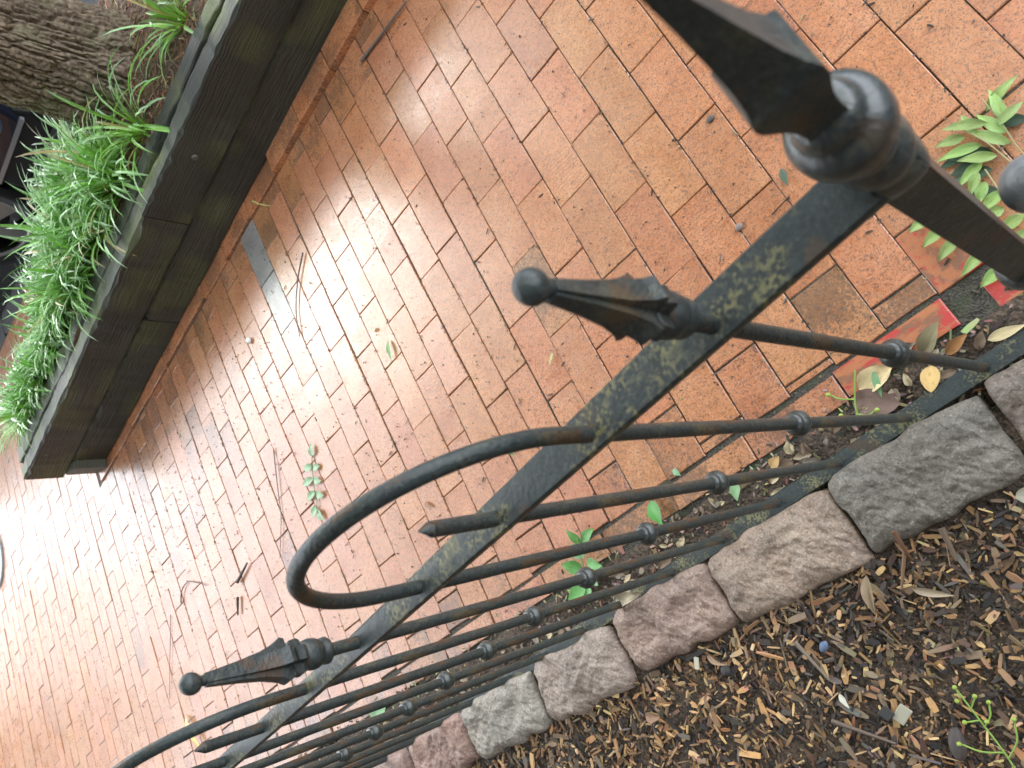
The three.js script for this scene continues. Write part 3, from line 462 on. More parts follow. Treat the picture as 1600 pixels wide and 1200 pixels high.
{
  const mb = new MB(), r = R0;
  for (let i = 0; i < 5200; i++) {
    const x = between(-1.0, 0.9), z = between(-2.3, -1.45), l = between(0.008, 0.05); if (z > zFront(x) - 0.17) continue;
    const c0 = [[0.30, 0.19, 0.105], [0.22, 0.13, 0.07], [0.38, 0.27, 0.17], [0.14, 0.085, 0.05], [0.27, 0.14, 0.075]][Math.floor(r() * 5)];
    shred(mb, x, soilY(x, z) + between(0, 0.012), z, l, between(0.0015, 0.006), between(0.0008, 0.003), r() * 6.3, (r() - 0.5) * 0.8, c0.map((c) => c * (0.7 + 0.5 * r())), (r() - 0.5) * 1.2);
  }
  const m = single('planter_mulch', mb.geo(), M.chip, 'fibrous reddish brown mulch inside the planter around the tree base', 'mulch'); m.userData.kind = 'stuff';
}

// ---------------------------------------------------------------- leaves
// a leaf from its stalk end to its tip: folded along the midrib, arched, its edge waved
function leafGeo(a, b, w, o = {}) {
  const A = V(...a), B = V(...b), d = B.clone().sub(A), L = d.length(), nU = 4, nV = o.n ?? 9, up = o.up ?? V(0, 1, 0), sd = d.clone().cross(up).normalize(), nn = sd.clone().cross(d).normalize(), r = rng(o.seed ?? 1), ph = r() * 9, bend = (o.bend ?? 0.05) * L, fold = o.fold ?? 0.25, wave = o.wave ?? 0.03, peak = o.peak ?? 0.4, side = (o.side ?? 0) * L, point = o.point ?? 1, roll = o.roll ?? 0;
  return gridGeo(nU, nV, (u, v) => {
    const t = (u - 0.5) * 2, prof = Math.pow(Math.sin(Math.PI * Math.pow(v, Math.log(0.5) / Math.log(peak))), point) + 0.002, hw = w / 2 * prof;
    const tw = roll * (v - 0.5), cx = t * hw, cy = Math.abs(t) * hw * fold + wave * w * Math.sin(v * 11 + ph + t * 2) * Math.abs(t);
    const p = A.clone().addScaledVector(d, v).addScaledVector(nn, bend * Math.sin(Math.PI * v) + cx * Math.sin(tw) + cy * Math.cos(tw)).addScaledVector(sd, cx * Math.cos(tw) - cy * Math.sin(tw) + side * Math.sin(Math.PI * v));
    const rib = Math.abs(t) < 0.1 ? 1.12 : 1; return { p: [p.x, Math.max(p.y, o.floor ?? -1), p.z], c: (o.color ?? [0.1, 0.2, 0.04]).map((x) => x * rib * (0.92 + 0.16 * v)), uv: [u * 0.9 + (o.seed ?? 0) * 0.37, v * 0.9 + (o.seed ?? 0) * 0.21] };
  });
}
const litterY = (x, z) => (z > 0.7 ? bedY(x, z) + 0.014 : z > 0.44 ? 0.014 : 0.003);
let seedN = 100;
function leaf(name, label, cat, a, b, w, color, o = {}) {      // a leaf lying on what is under it
  const ya = litterY(...a) + (o.ya ?? 0.001), yb = litterY(...b) + (o.yb ?? 0.004);
  return single(name, leafGeo([a[0], ya, a[1]], [b[0], yb, b[1]], w, { color, seed: ++seedN, floor: 0.0015, ...o }), o.mat ?? M.leaf, label, cat, o.group);
}
const green = [0.12, 0.30, 0.07], mint = [0.22, 0.42, 0.19], yellow = [0.55, 0.46, 0.12], cream = [0.58, 0.45, 0.22], tan = [0.42, 0.25, 0.08], brown = [0.16, 0.09, 0.05], grey = [0.2, 0.18, 0.14];
// on the pavement
leaf('green_leaf', 'small slender green leaf lying in the middle of the brick pavement', 'leaf', [-0.183, -0.412], [-0.199, -0.345], 0.016, [0.16, 0.36, 0.13]);
leaf('pale_leaf', 'tiny pale leaf flake near the small slender green leaf', 'leaf', [-0.232, -0.482], [-0.205, -0.468], 0.014, [0.5, 0.5, 0.36]);
leaf('yellow_leaf', 'tiny yellow leaf below the ball of the nearer finial', 'leaf', [0.290, -0.020], [0.266, 0.002], 0.0085, [0.5, 0.5, 0.2]);
leaf('yellow_leaf', 'long bright yellow leaf on the bricks behind the farther hoop', 'leaf', [-1.995, 0.07], [-1.90, 0.235], 0.032, [0.62, 0.55, 0.10], { ya: 0.002, yb: 0.01 });
leaf('cream_leaf', 'crumpled cream leaf on the bricks above the farther finial', 'leaf', [-1.795, -0.01], [-1.735, 0.035], 0.042, [0.62, 0.53, 0.33], { wave: 0.2 });
leaf('green_leaf', 'small dull green oval leaf on the bricks beside the rail near the post', 'leaf', [0.928, 0.018], [0.919, 0.0565], 0.0145, [0.075, 0.12, 0.075]);
leaf('brown_leaf', 'small brown leaf bit on the bricks above the nearer hoop', 'leaf', [-0.30, 0.055], [-0.278, 0.085], 0.012, [0.3, 0.16, 0.09], { mat: M.dryLeaf });
leaf('green_leaf', 'little green leaf showing between hoop and rail', 'leaf', [0.04, 0.088], [0.055, 0.12], 0.012, [0.08, 0.24, 0.08]);
{
  const s = thing('green_sprig', 'wilted green sprig of small leaflets on the wet bricks', 'sprig', [-0.735, 0, -0.25]);
  const P = [[-0.69, -0.335], [-0.705, -0.305], [-0.725, -0.27], [-0.735, -0.235], [-0.745, -0.20], [-0.765, -0.165]].map(([x, z], i) => [x + 0.735, 0.004 + 0.003 * (i & 1), z + 0.25]);
  mesh('stem', tube(P, 0.0012, 6), tintMat([0.12, 0.2, 0.06]), s);
  const L = [[[-0.695, -0.325], [-0.672, -0.365]], [[-0.71, -0.30], [-0.755, -0.318]], [[-0.71, -0.295], [-0.672, -0.278]], [[-0.725, -0.265], [-0.79, -0.275]], [[-0.728, -0.26], [-0.688, -0.235]], [[-0.738, -0.225], [-0.795, -0.222]], [[-0.74, -0.215], [-0.70, -0.19]], [[-0.755, -0.18], [-0.80, -0.165]], [[-0.762, -0.17], [-0.745, -0.125]]];
  L.forEach(([a, b], i) => mesh(i ? `leaflet_${String(i).padStart(3, '0')}` : 'leaflet', leafGeo([a[0] + 0.735, 0.004, a[1] + 0.25], [b[0] + 0.735, 0.006, b[1] + 0.25], 0.026, { color: [0.26, 0.44, 0.24], seed: i + 40, floor: 0.002 }), M.leaf, s));
}
function tintMat(c) { const k = 'm' + c.join(); return M[k] ?? (M[k] = new THREE.MeshStandardMaterial({ color: new THREE.Color().setRGB(...c), roughness: 0.6 })); }
function twig(label, pts, r, c, y = 0.003, name = 'twig', cat = 'twig') {
  const P = new THREE.CatmullRomCurve3(pts.map(([x, z, h = 0]) => V(x, y + h + r, z))).getPoints(16); return single(name, tube(P, P.map((_, i) => r * (1 - 0.5 * i / 16)), 6, true, 3), tintMat(c), label, cat);
}
twig('dark forked twig on the bricks beside the grey bricks', [[-0.375, -0.91], [-0.44, -0.86], [-0.51, -0.775], [-0.54, -0.69]], 0.003, [0.12, 0.095, 0.075]);
twig('thin dark twig curled like a hook on the bricks', [[-1.79, -0.31], [-1.765, -0.345], [-1.70, -0.358], [-1.63, -0.325], [-1.56, -0.28]], 0.0028, [0.07, 0.055, 0.045]);
twig('long thin bent grey twig below the green sprig', [[-0.875, -0.47], [-0.93, -0.33], [-0.955, -0.26], [-1.04, -0.14]], 0.0021, [0.12, 0.10, 0.085]);
twig('short thick dark brown stick on the wet bricks', [[-1.335, -0.19], [-1.235, -0.217]], 0.0065, [0.06, 0.04, 0.03]);
twig('short dark brown stick standing out near the nearer hoop', [[-1.362, -0.145], [-1.395, -0.09]], 0.006, [0.07, 0.035, 0.025]);
twig('long fine twig on the bricks above the farther finial', [[-1.905, -0.31], [-1.95, -0.24], [-2.02, -0.14], [-2.09, -0.03]], 0.0016, [0.12, 0.085, 0.06]);
twig('straight grey stick lying across the corner brick by the planter', [[0.18, -1.185], [0.30, -1.172], [0.415, -1.16]], 0.0055, [0.14, 0.115, 0.095]);
twig('yellowish stalk leaning on the bricks at the foot of the planter', [[-0.475, -1.225, 0.035], [-0.46, -1.20, 0.02], [-0.435, -1.175, 0]], 0.0028, [0.42, 0.42, 0.12]);
twig('dark brown short twig by the rail near the post', [[0.865, 0.078], [0.912, 0.072]], 0.0018, [0.11, 0.06, 0.035]);
twig('thin brown straw on the bricks under the spear', [[1.0, -0.36], [1.04, -0.30], [1.075, -0.295]], 0.0012, [0.16, 0.10, 0.06]);
{
  const g = new THREE.SphereGeometry(1, 14, 10); g.scale(0.010, 0.009, 0.0135); const m = single('pebble', tint(g, [0.75, 0.76, 0.7]), M.plain, 'white egg shaped pebble on the wet bricks', 'pebble'); m.position.set(-0.805, 0.008, -0.872);
  const h = new THREE.IcosahedronGeometry(0.008, 1); h.scale(1.2, 0.5, 0.9); const q = single('bark_flake', tint(h, [0.09, 0.075, 0.07]), M.plain, 'small dark curled flake on the bricks left of the spear', 'flake'); q.position.set(0.879, 0.004, -0.17);
  const k = new THREE.IcosahedronGeometry(0.009, 1); k.scale(1, 0.5, 0.9); const t = single('pebble', tint(k, [0.22, 0.17, 0.15]), M.plain, 'small flat grey pebble in the brick joint beside the rail', 'pebble'); t.position.set(0.802, 0.002, 0.051);
}
// litter between the edge course and the fence
leaf('yellow_leaf', 'oval ochre leaf standing against the bottom rail', 'leaf', [0.928, 0.473], [0.905, 0.512], 0.030, [0.62, 0.42, 0.16], { mat: M.dryLeaf, yb: 0.012, peak: 0.45, point: 0.7, wave: 0.01 });
leaf('cream_leaf', 'cream and yellow withered leaf at the foot of the first bar', 'leaf', [0.812, 0.442], [0.884, 0.440], 0.042, [0.66, 0.52, 0.28], { mat: M.dryLeaf, wave: 0.12, yb: 0.016, fold: 0.4 });
leaf('brown_leaf', 'broad flat brown leaf between edge bricks and bottom rail', 'leaf', [0.790, 0.455], [0.855, 0.500], 0.050, [0.17, 0.11, 0.085], { mat: M.dryLeaf, point: 0.6 });
leaf('green_leaf', 'small pointed green leaf tip on the broad brown leaf', 'leaf', [0.852, 0.430], [0.838, 0.477], 0.013, [0.16, 0.33, 0.15], { ya: 0.02, yb: 0.012 });
leaf('olive_leaf', 'curled olive brown leaf beside the red painted brick', 'leaf', [0.928, 0.455], [0.978, 0.420], 0.030, [0.20, 0.17, 0.09], { mat: M.dryLeaf, fold: 0.9, bend: 0.15, yb: 0.014 });
leaf('brown_leaf', 'orange brown leaf against the bottom rail by the curled olive leaf', 'leaf', [0.955, 0.472], [1.0, 0.462], 0.020, [0.30, 0.14, 0.045], { mat: M.dryLeaf, fold: 0.5 });
leaf('grey_leaf', 'pale dried crumpled leaf in front of the red painted brick', 'leaf', [0.925, 0.472], [0.955, 0.440], 0.024, [0.42, 0.38, 0.27], { mat: M.dryLeaf, wave: 0.3, fold: 0.7 });
leaf('cream_leaf', 'narrow cream leaf at the right edge above the bottom rail', 'leaf', [1.015, 0.487], [1.072, 0.500], 0.018, [0.6, 0.5, 0.28], { mat: M.dryLeaf, yb: 0.012 });
leaf('grey_leaf', 'grey curled leaf scrap beside the first bar', 'leaf', [0.893, 0.425], [0.93, 0.428], 0.020, [0.23, 0.2, 0.16], { mat: M.dryLeaf, wave: 0.25, fold: 0.8 });
leaf('green_leaf', 'bright glossy green leaf beside the third bar', 'leaf', [0.330, 0.398], [0.340, 0.456], 0.034, [0.07, 0.30, 0.045], { ya: 0.004, yb: 0.01 });
leaf('green_leaf', 'small mint green leaf fragment in the joint by the third bar', 'leaf', [0.412, 0.369], [0.424, 0.389], 0.014, [0.22, 0.42, 0.22]);
leaf('green_leaf', 'small pale green leaf under the third bar ring', 'leaf', [0.523, 0.459], [0.508, 0.494], 0.022, [0.24, 0.42, 0.2]);
leaf('ochre_leaf', 'ochre leaf scrap standing beside the second bar', 'leaf', [0.600, 0.475], [0.630, 0.466], 0.022, [0.52, 0.33, 0.13], { mat: M.dryLeaf, yb: 0.012 });
leaf('tan_leaf', 'twisted pale tan leaf caught at the foot of the fifth bar', 'leaf', [0.155, 0.540], [0.240, 0.552], 0.030, [0.42, 0.36, 0.25], { mat: M.dryLeaf, wave: 0.35, fold: 0.9, ya: 0.025, yb: 0.04 });
leaf('green_leaf', 'mint green leaf far down between the fence and the bricks', 'leaf', [-0.835, 0.475], [-0.745, 0.462], 0.05, [0.25, 0.5, 0.24]);
{
  const s = thing('leafy_shoot', 'fresh green leafy shoot growing at the brick edge behind the bars', 'plant', [0.10, 0, 0.44]);
  mesh('stem', tube([[0.0, 0.0, 0.03], [0.0, 0.015, 0.0], [0.02, 0.03, -0.03], [0.035, 0.035, -0.06]], 0.0013, 6), tintMat([0.16, 0.3, 0.07]), s);
  [[[0.02, -0.02], [0.0, -0.06], 0.034], [[0.03, -0.05], [0.085, -0.058], 0.026], [[0.0, 0.0], [-0.035, -0.03], 0.032], [[0.005, 0.01], [0.02, 0.05], 0.036], [[0.015, -0.005], [0.06, 0.02], 0.03], [[-0.01, 0.03], [-0.07, 0.055], 0.034], [[0.02, 0.0], [0.065, 0.045], 0.026], [[-0.01, 0.035], [-0.02, 0.075], 0.03], [[0.03, -0.045], [0.02, -0.09], 0.022]].forEach(([a, b, w], i) => mesh(i ? `leaflet_${String(i).padStart(3, '0')}` : 'leaflet', leafGeo([a[0], 0.018, a[1]], [b[0], 0.022 + 0.008 * (i % 3), b[1]], w, { color: i % 3 ? [0.14, 0.38, 0.10] : [0.26, 0.48, 0.24], seed: i + 60 }), M.leaf, s));
}
function berrySprig(label, pos, stems, berries, c, r = 0.0016, br = 0.0042) {
  const s = thing('berry_sprig', label, 'sprig', pos);
  stems.forEach((p, i) => mesh(i ? `stem_${String(i).padStart(3, '0')}` : 'stem', tube(new THREE.CatmullRomCurve3(p.map((q) => V(...q))).getPoints(10), r, 6), tintMat(c), s));
  berries.forEach((b, i) => { const m = mesh(i ? `berry_${String(i).padStart(3, '0')}` : 'berry', new THREE.SphereGeometry(br, 12, 8), tintMat([0.30, 0.40, 0.07]), s); m.position.set(...b); });
}
berrySprig('lime green berry sprig on the litter between first and second bar', [0.80, 0.02, 0.455], [[[0.03, 0.012, -0.04], [0.015, 0.010, -0.02], [0, 0.006, 0], [-0.015, 0.003, 0.028]], [[0.0, 0.006, 0.0], [-0.02, 0.012, -0.015], [-0.028, 0.014, -0.028]], [[-0.012, 0.004, 0.022], [0.005, 0.01, 0.035], [0.02, 0.012, 0.035]]], [[-0.03, 0.016, -0.03], [0.022, 0.014, 0.036], [-0.036, 0.004, 0.01]], [0.22, 0.36, 0.06]);
berrySprig('lime green berry stalk lying on the mulch at the corner', [0.686, 0.045, 0.975], [[[-0.002, 0.0, 0.09], [0.003, 0.008, 0.045], [0.0, 0.010, 0.0], [-0.004, 0.014, -0.06]], [[0.002, 0.008, 0.04], [-0.025, 0.010, 0.03], [-0.045, 0.012, 0.012]], [[0.002, 0.008, 0.05], [0.03, 0.012, 0.03], [0.043, 0.015, 0.006]], [[0, 0.01, 0.0], [0.018, 0.014, -0.012], [0.026, 0.016, -0.026]], [[0, 0.01, -0.01], [-0.018, 0.014, -0.014]], [[-0.001, 0.01, -0.03], [0.012, 0.013, -0.04]]], [[-0.004, 0.016, -0.064], [-0.048, 0.013, 0.01], [0.045, 0.016, 0.002], [0.028, 0.017, -0.03], [-0.021, 0.015, -0.015], [0.014, 0.014, -0.043], [-0.014, 0.012, -0.045], [0.008, 0.014, -0.006]], [0.24, 0.38, 0.07], 0.0014, 0.0036);
// things on the mulch
{
  const rock = (label, x, z, sx, sy, sz, c, name = 'pebble', cat = 'pebble', yaw = 0) => { const g = new THREE.IcosahedronGeometry(1, 2); const p = g.attributes.position; for (let i = 0; i < p.count; i++) { const k = 0.86 + 0.3 * n3(p.getX(i) * 1.6 + x * 50, p.getY(i) * 1.6, p.getZ(i) * 1.6 + z * 30, 5); p.setXYZ(i, p.getX(i) * k * sx, p.getY(i) * k * sy, p.getZ(i) * k * sz); } g.computeVertexNormals(); const m = single(name, tint(g, c), M.plain, label, cat); m.position.set(x, bedY(x, z) + 0.012, z); m.rotation.y = yaw; return m; };
  rock('small blue stone chip on the mulch', 0.514, 0.785, 0.0105, 0.006, 0.0075, [0.12, 0.17, 0.27], 'stone_chip', 'stone chip', 0.5);
  rock('oblong dark stone half sunk in the mulch near the corner', 0.624, 0.99, 0.013, 0.010, 0.026, [0.075, 0.062, 0.055], 'dark_stone', 'stone', -0.4);
  rock('round dark pebble in the mulch below the reddish stone block', 0.31, 0.752, 0.011, 0.008, 0.011, [0.05, 0.048, 0.048]);
  rock('second dark pebble in the mulch near the lower edge', 0.235, 0.935, 0.012, 0.010, 0.017, [0.07, 0.055, 0.045], 'pebble', 'pebble', 0.6);
  const chip = (label, x, z, l, w, c, yaw, t = 0.004, name = 'pale_chip') => { const m = single(name, tint(bevelBox(l, t, w, 0.0012), c), M.plain, label, 'chip'); m.position.set(x, bedY(x, z) + 0.017, z); m.rotation.set(0.1, yaw, 0.08); return m; };
  chip('beige square flat chip on the mulch', 0.572, 0.925, 0.030, 0.021, [0.42, 0.40, 0.30], 0.5, 0.005);
  chip('small dark flat chip touching the beige square chip', 0.551, 0.915, 0.018, 0.02, [0.05, 0.05, 0.05], 0.4, 0.004, 'dark_chip');
  chip('small white oblong chip on the mulch below the reddish block', 0.262, 0.718, 0.024, 0.010, [0.62, 0.58, 0.46], 1.0, 0.004);
  const stick = (label, pts, r, c) => twig(label, pts, r, c, 0.03, 'wood_stick', 'stick');
  stick('reddish splinter leaning on the big dark grey block', [[0.74, 0.672, 0.03], [0.735, 0.70, 0.018], [0.728, 0.722, 0.0]], 0.0045, [0.15, 0.075, 0.04]);
  stick('long thin straw upright in the mulch near the right edge', [[0.80, 0.70, 0.004], [0.775, 0.755, 0.006]], 0.0012, [0.33, 0.24, 0.12]);
  stick('long brown splinter in the mulch below the big dark grey block', [[0.735, 0.70, 0.01], [0.69, 0.755, 0.006]], 0.004, [0.20, 0.12, 0.065]);
  stick('thick brown splinter near the right edge of the mulch', [[0.80, 0.70, 0.01], [0.79, 0.752, 0.006]], 0.0058, [0.13, 0.09, 0.06]);
  stick('long grey splinter across the lower middle of the mulch', [[0.46, 0.895, 0.008], [0.54, 0.96, 0.006]], 0.0042, [0.14, 0.105, 0.08]);
  stick('grey brown splinter near the blue stone chip', [[0.475, 0.758, 0.008], [0.495, 0.835, 0.008]], 0.004, [0.19, 0.15, 0.11]);
  leaf('curled_leaf', 'curled buff leaf on the mulch above the blue chip', 'leaf', [0.648, 0.712], [0.626, 0.775], 0.019, [0.32, 0.24, 0.15], { mat: M.dryLeaf, fold: 1.1, bend: 0.12 });
  leaf('pale_leaf', 'pale grey leaf on the mulch at the right edge', 'leaf', [0.912, 0.708], [0.965, 0.725], 0.026, [0.44, 0.42, 0.33], { mat: M.dryLeaf, wave: 0.08 });
  leaf('curled_leaf', 'thin curled pale leaf on the mulch under the right end of the grey block', 'leaf', [0.700, 0.762], [0.756, 0.797], 0.013, [0.36, 0.29, 0.20], { mat: M.dryLeaf, fold: 1 });
  leaf('white_leaf', 'tiny whitish leaf on the mulch in the middle of the bed', 'leaf', [0.492, 0.862], [0.498, 0.888], 0.011, [0.58, 0.57, 0.46], { mat: M.dryLeaf });
  leaf('brown_leaf', 'small pinkish brown leaf on the mulch near the lower edge', 'leaf', [0.09, 0.765], [0.128, 0.778], 0.022, [0.30, 0.18, 0.11], { mat: M.dryLeaf, fold: 0.5 });
  leaf('tan_leaf', 'long narrow tan leaf beside the white oblong chip', 'leaf', [0.285, 0.70], [0.325, 0.745], 0.012, [0.36, 0.25, 0.16], { mat: M.dryLeaf, fold: 0.7, side: 0.15 });
  leaf('grey_leaf', 'greyish curled leaf low in the mulch near the picture edge', 'leaf', [0.15, 0.94], [0.20, 0.955], 0.016, [0.26, 0.22, 0.15], { mat: M.dryLeaf, fold: 0.7 });
}
// big wilted compound leaves at the foot of the gate post
{
  const list = [[[1.188, 0.208, 1.19, 0.164], [1.209, 0.209, 1.156, 0.165], [1.217, 0.239, 1.205, 0.181], [1.213, 0.256, 1.178, 0.189], [1.217, 0.188, 1.28, 0.171], [1.215, 0.222, 1.261, 0.214], [1.229, 0.224, 1.24, 0.161]], [[1.175, 0.202, 1.134, 0.18], [1.185, 0.227, 1.122, 0.201], [1.189, 0.245, 1.136, 0.211], [1.189, 0.26, 1.144, 0.223], [1.173, 0.268, 1.120, 0.242], [1.170, 0.25, 1.119, 0.259], [1.156, 0.262, 1.127, 0.284]], [[1.154, 0.28, 1.128, 0.303], [1.15, 0.332, 1.116, 0.326], [1.163, 0.357, 1.118, 0.358], [1.155, 0.383, 1.118, 0.390], [1.165, 0.31, 1.12, 0.315], [1.17, 0.40, 1.125, 0.42]], [[1.07, 0.275, 1.025, 0.271], [1.072, 0.302, 1.026, 0.305], [1.075, 0.328, 1.031, 0.339], [1.095, 0.406, 1.053, 0.412], [1.10, 0.37, 1.042, 0.382]]];
  const rachis = [[[1.225, 0.17], [1.222, 0.22], [1.215, 0.275], [1.22, 0.33]], [[1.18, 0.19], [1.19, 0.23], [1.195, 0.27], [1.2, 0.33]], [[1.165, 0.265], [1.16, 0.32], [1.165, 0.37], [1.18, 0.43]], [[1.07, 0.25], [1.075, 0.31], [1.09, 0.37], [1.11, 0.42]]];
  const labels = ['uppermost wilted pale green compound leaf at the upper right corner', 'wilted compound leaf with dark under leaflets left of the gate post ball', 'row of ribbed pale green leaflets to the right of the spear post', 'wilted compound leaf whose tips poke out left of the spear post'];
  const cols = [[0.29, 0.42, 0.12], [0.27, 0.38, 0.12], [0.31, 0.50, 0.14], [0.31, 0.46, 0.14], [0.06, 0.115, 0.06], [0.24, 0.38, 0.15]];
  list.forEach((L, k) => {
    const o = L[0], s = thing('compound_leaf', labels[k], 'leaf', [o[0], 0, o[1]]);
    mesh('stalk', tube(new THREE.CatmullRomCurve3(rachis[k].map(([x, z], i) => V(x - o[0], 0.018 + 0.006 * (i % 2) + k * 0.002, z - o[1]))).getPoints(14), 0.0013, 6), tintMat([0.34, 0.30, 0.14]), s);
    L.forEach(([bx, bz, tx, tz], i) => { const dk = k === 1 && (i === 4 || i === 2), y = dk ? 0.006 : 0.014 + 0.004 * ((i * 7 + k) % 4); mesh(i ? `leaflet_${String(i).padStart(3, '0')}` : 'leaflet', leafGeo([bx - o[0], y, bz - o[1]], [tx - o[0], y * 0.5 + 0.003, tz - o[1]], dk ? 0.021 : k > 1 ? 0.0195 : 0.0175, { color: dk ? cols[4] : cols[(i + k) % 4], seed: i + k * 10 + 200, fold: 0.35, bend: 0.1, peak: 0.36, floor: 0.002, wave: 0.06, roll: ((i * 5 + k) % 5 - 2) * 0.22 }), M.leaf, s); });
  });
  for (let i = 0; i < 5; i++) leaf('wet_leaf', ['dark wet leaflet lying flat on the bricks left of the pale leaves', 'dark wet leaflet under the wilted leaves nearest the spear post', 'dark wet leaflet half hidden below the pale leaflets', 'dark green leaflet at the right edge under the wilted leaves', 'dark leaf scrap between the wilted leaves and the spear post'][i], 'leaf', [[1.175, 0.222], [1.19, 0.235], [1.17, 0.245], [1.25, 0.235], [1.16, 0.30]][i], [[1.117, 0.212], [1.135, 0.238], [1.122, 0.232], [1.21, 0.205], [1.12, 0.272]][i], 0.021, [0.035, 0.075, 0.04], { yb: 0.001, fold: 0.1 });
}
// fine litter: crumbs and shreds nobody could count
{
  const mb = new MB(), r = R0, cols = [[0.05, 0.042, 0.034], [0.09, 0.07, 0.05], [0.17, 0.12, 0.07], [0.13, 0.12, 0.11], [0.3, 0.24, 0.14], [0.03, 0.028, 0.026]];
  for (let i = 0; i < 3000; i++) {
    const t = r(), seam = i > 1500; let x = t < 0.6 ? between(-3.2, 1.4) : between(-2.4, -0.4), z = t < 0.6 ? between(-1.15, 0.40) : between(-1.1, -0.1); if (t > 0.6 && Math.hypot((x + 1.45) / 1, (z + 0.68) / 0.5) > 0.8) { x = between(-0.5, 1.3); z = between(-0.2, 0.4); }
    if (seam) { const k = Math.floor(between(-22, 14)); z = between(-1.1, 0.36); x = lineX(k, z * 10) * 0.1 + (r() - 0.5) * 0.007; }
    if (x > -2.3 && z < zStrip(x) + 0.01) continue;
    const l = between(0.002, 0.006) * (r() < 0.06 ? 3 : 1); shred(mb, x, 0.0025, z, l, between(0.0012, 0.0035), between(0.0008, 0.0022), r() * 6.3, 0.1 * (r() - 0.5), cols[Math.floor(r() * 6)], 0);
  }
  const m = single('pavement_crumbs', mb.geo(), M.chip, 'dark crumbs and tiny shreds strewn over the wet brick pavement', 'litter'); m.userData.kind = 'stuff';
}
{
  const mb = new MB(), r = R0, cols = [[0.05, 0.04, 0.03], [0.10, 0.07, 0.045], [0.24, 0.16, 0.085], [0.33, 0.28, 0.2], [0.18, 0.13, 0.1], [0.4, 0.33, 0.2], [0.03, 0.026, 0.022]];
  for (let i = 0; i < 3800; i++) { const x = between(-2.6, 1.3), z = 0.405 + 0.185 * r(), big = r() < 0.12; if (z < 0.45 - 0.006 * (1 - x) && r() < 0.75) continue; shred(mb, x, litterY(x, z) - 0.008 + between(0, 0.008), z, between(0.004, big ? 0.034 : 0.014), between(0.002, big ? 0.012 : 0.005), between(0.0008, 0.003), r() * 6.3, (r() - 0.5) * 0.7, cols[Math.floor(r() * 7)].map((c) => c * (0.6 + 0.6 * r())), (r() - 0.5)); }
  const lv = []; for (let i = 0; i < 130; i++) { const x = between(-1.8, 1.0), z = between(0.452, 0.515) - 0.03 * (x - X0), a = r() * 6.3, l = between(0.014, 0.04); const c = [[0.30, 0.24, 0.16], [0.16, 0.11, 0.07], [0.44, 0.36, 0.22], [0.22, 0.19, 0.15]][Math.floor(r() * 4)]; lv.push(leafGeo([x, 0.010, z], [x + Math.cos(a) * l, 0.012 + 0.012 * r(), z + Math.sin(a) * l * 0.7], l * between(0.35, 0.6), { color: c, seed: i + 500, fold: between(0.2, 1), wave: 0.15, n: 6 })); }
  const m = single('dry_litter', join([mb.geo(), ...lv]), std({ roughness: 0.75, side: THREE.DoubleSide }), 'brown leaf litter and shreds between the brick edge and the fence', 'litter'); m.userData.kind = 'stuff';
}

// ---------------------------------------------------------------- grass in the planter
function blade(mb, x, y, z, yaw, len, wid, lean, curl, col, tip) {
  const n = 7; let px = 0, py = 0, ang = lean; const c = Math.cos(yaw), s = Math.sin(yaw), pts = [[0, 0]];
  for (let i = 1; i <= n; i++) { const l = len / n; px += Math.sin(ang) * l; py += Math.cos(ang) * l; ang += curl / n * (0.5 + i / n); pts.push([px, py]); }
  const W = (i) => wid / 2 * (i < n ? 0.75 + 0.25 * Math.sin(Math.PI * i / n) - (i > n - 2 ? 0.25 : 0) : 0.05);
  const P = (i, k) => { const [h, v] = pts[i], w = W(i) * k; return [x + c * h - s * w, y + v - Math.abs(k) * W(i) * 0, z + s * h + c * w]; }, Q = (i) => { const [h, v] = pts[i]; return [x + c * h, y + v - W(i) * 0.45, z + s * h]; };
  for (let i = 0; i < n; i++) { const cc = mixc(col, tip, i / n); mb.quad(P(i, -1), Q(i), Q(i + 1), P(i + 1, -1), cc); mb.quad(Q(i), P(i, 1), P(i + 1, 1), Q(i + 1), cc); }
}
function clump(mb, x, z, n, size, r, spread = 0.03, y0 = null, dir = null) {
  for (let i = 0; i < n; i++) {
    const a = dir !== null && r() < 0.6 ? dir + (r() - 0.5) * 1.9 : r() * 6.283, q = spread * Math.sqrt(r()), bx = x + Math.cos(a) * q, bz = z + Math.sin(a) * q, g = 0.75 + 0.5 * r(), yel = r() < 0.03;
    const col = yel ? [0.5, 0.45, 0.13] : [0.30 * g, 0.58 * g, 0.06 * g], tip = yel ? [0.55, 0.42, 0.2] : r() < 0.5 ? [0.20 * g, 0.50 * g, 0.11 * g] : [0.42 * g, 0.64 * g, 0.40 * g];
    blade(mb, bx, (y0 ?? soilY(bx, bz)) - 0.005, bz, a, size * between(0.65, 1.3, r), between(0.0075, 0.0125, r), between(0.05, 0.95, r), between(0.7, 2.5, r), col, tip);
  }
}
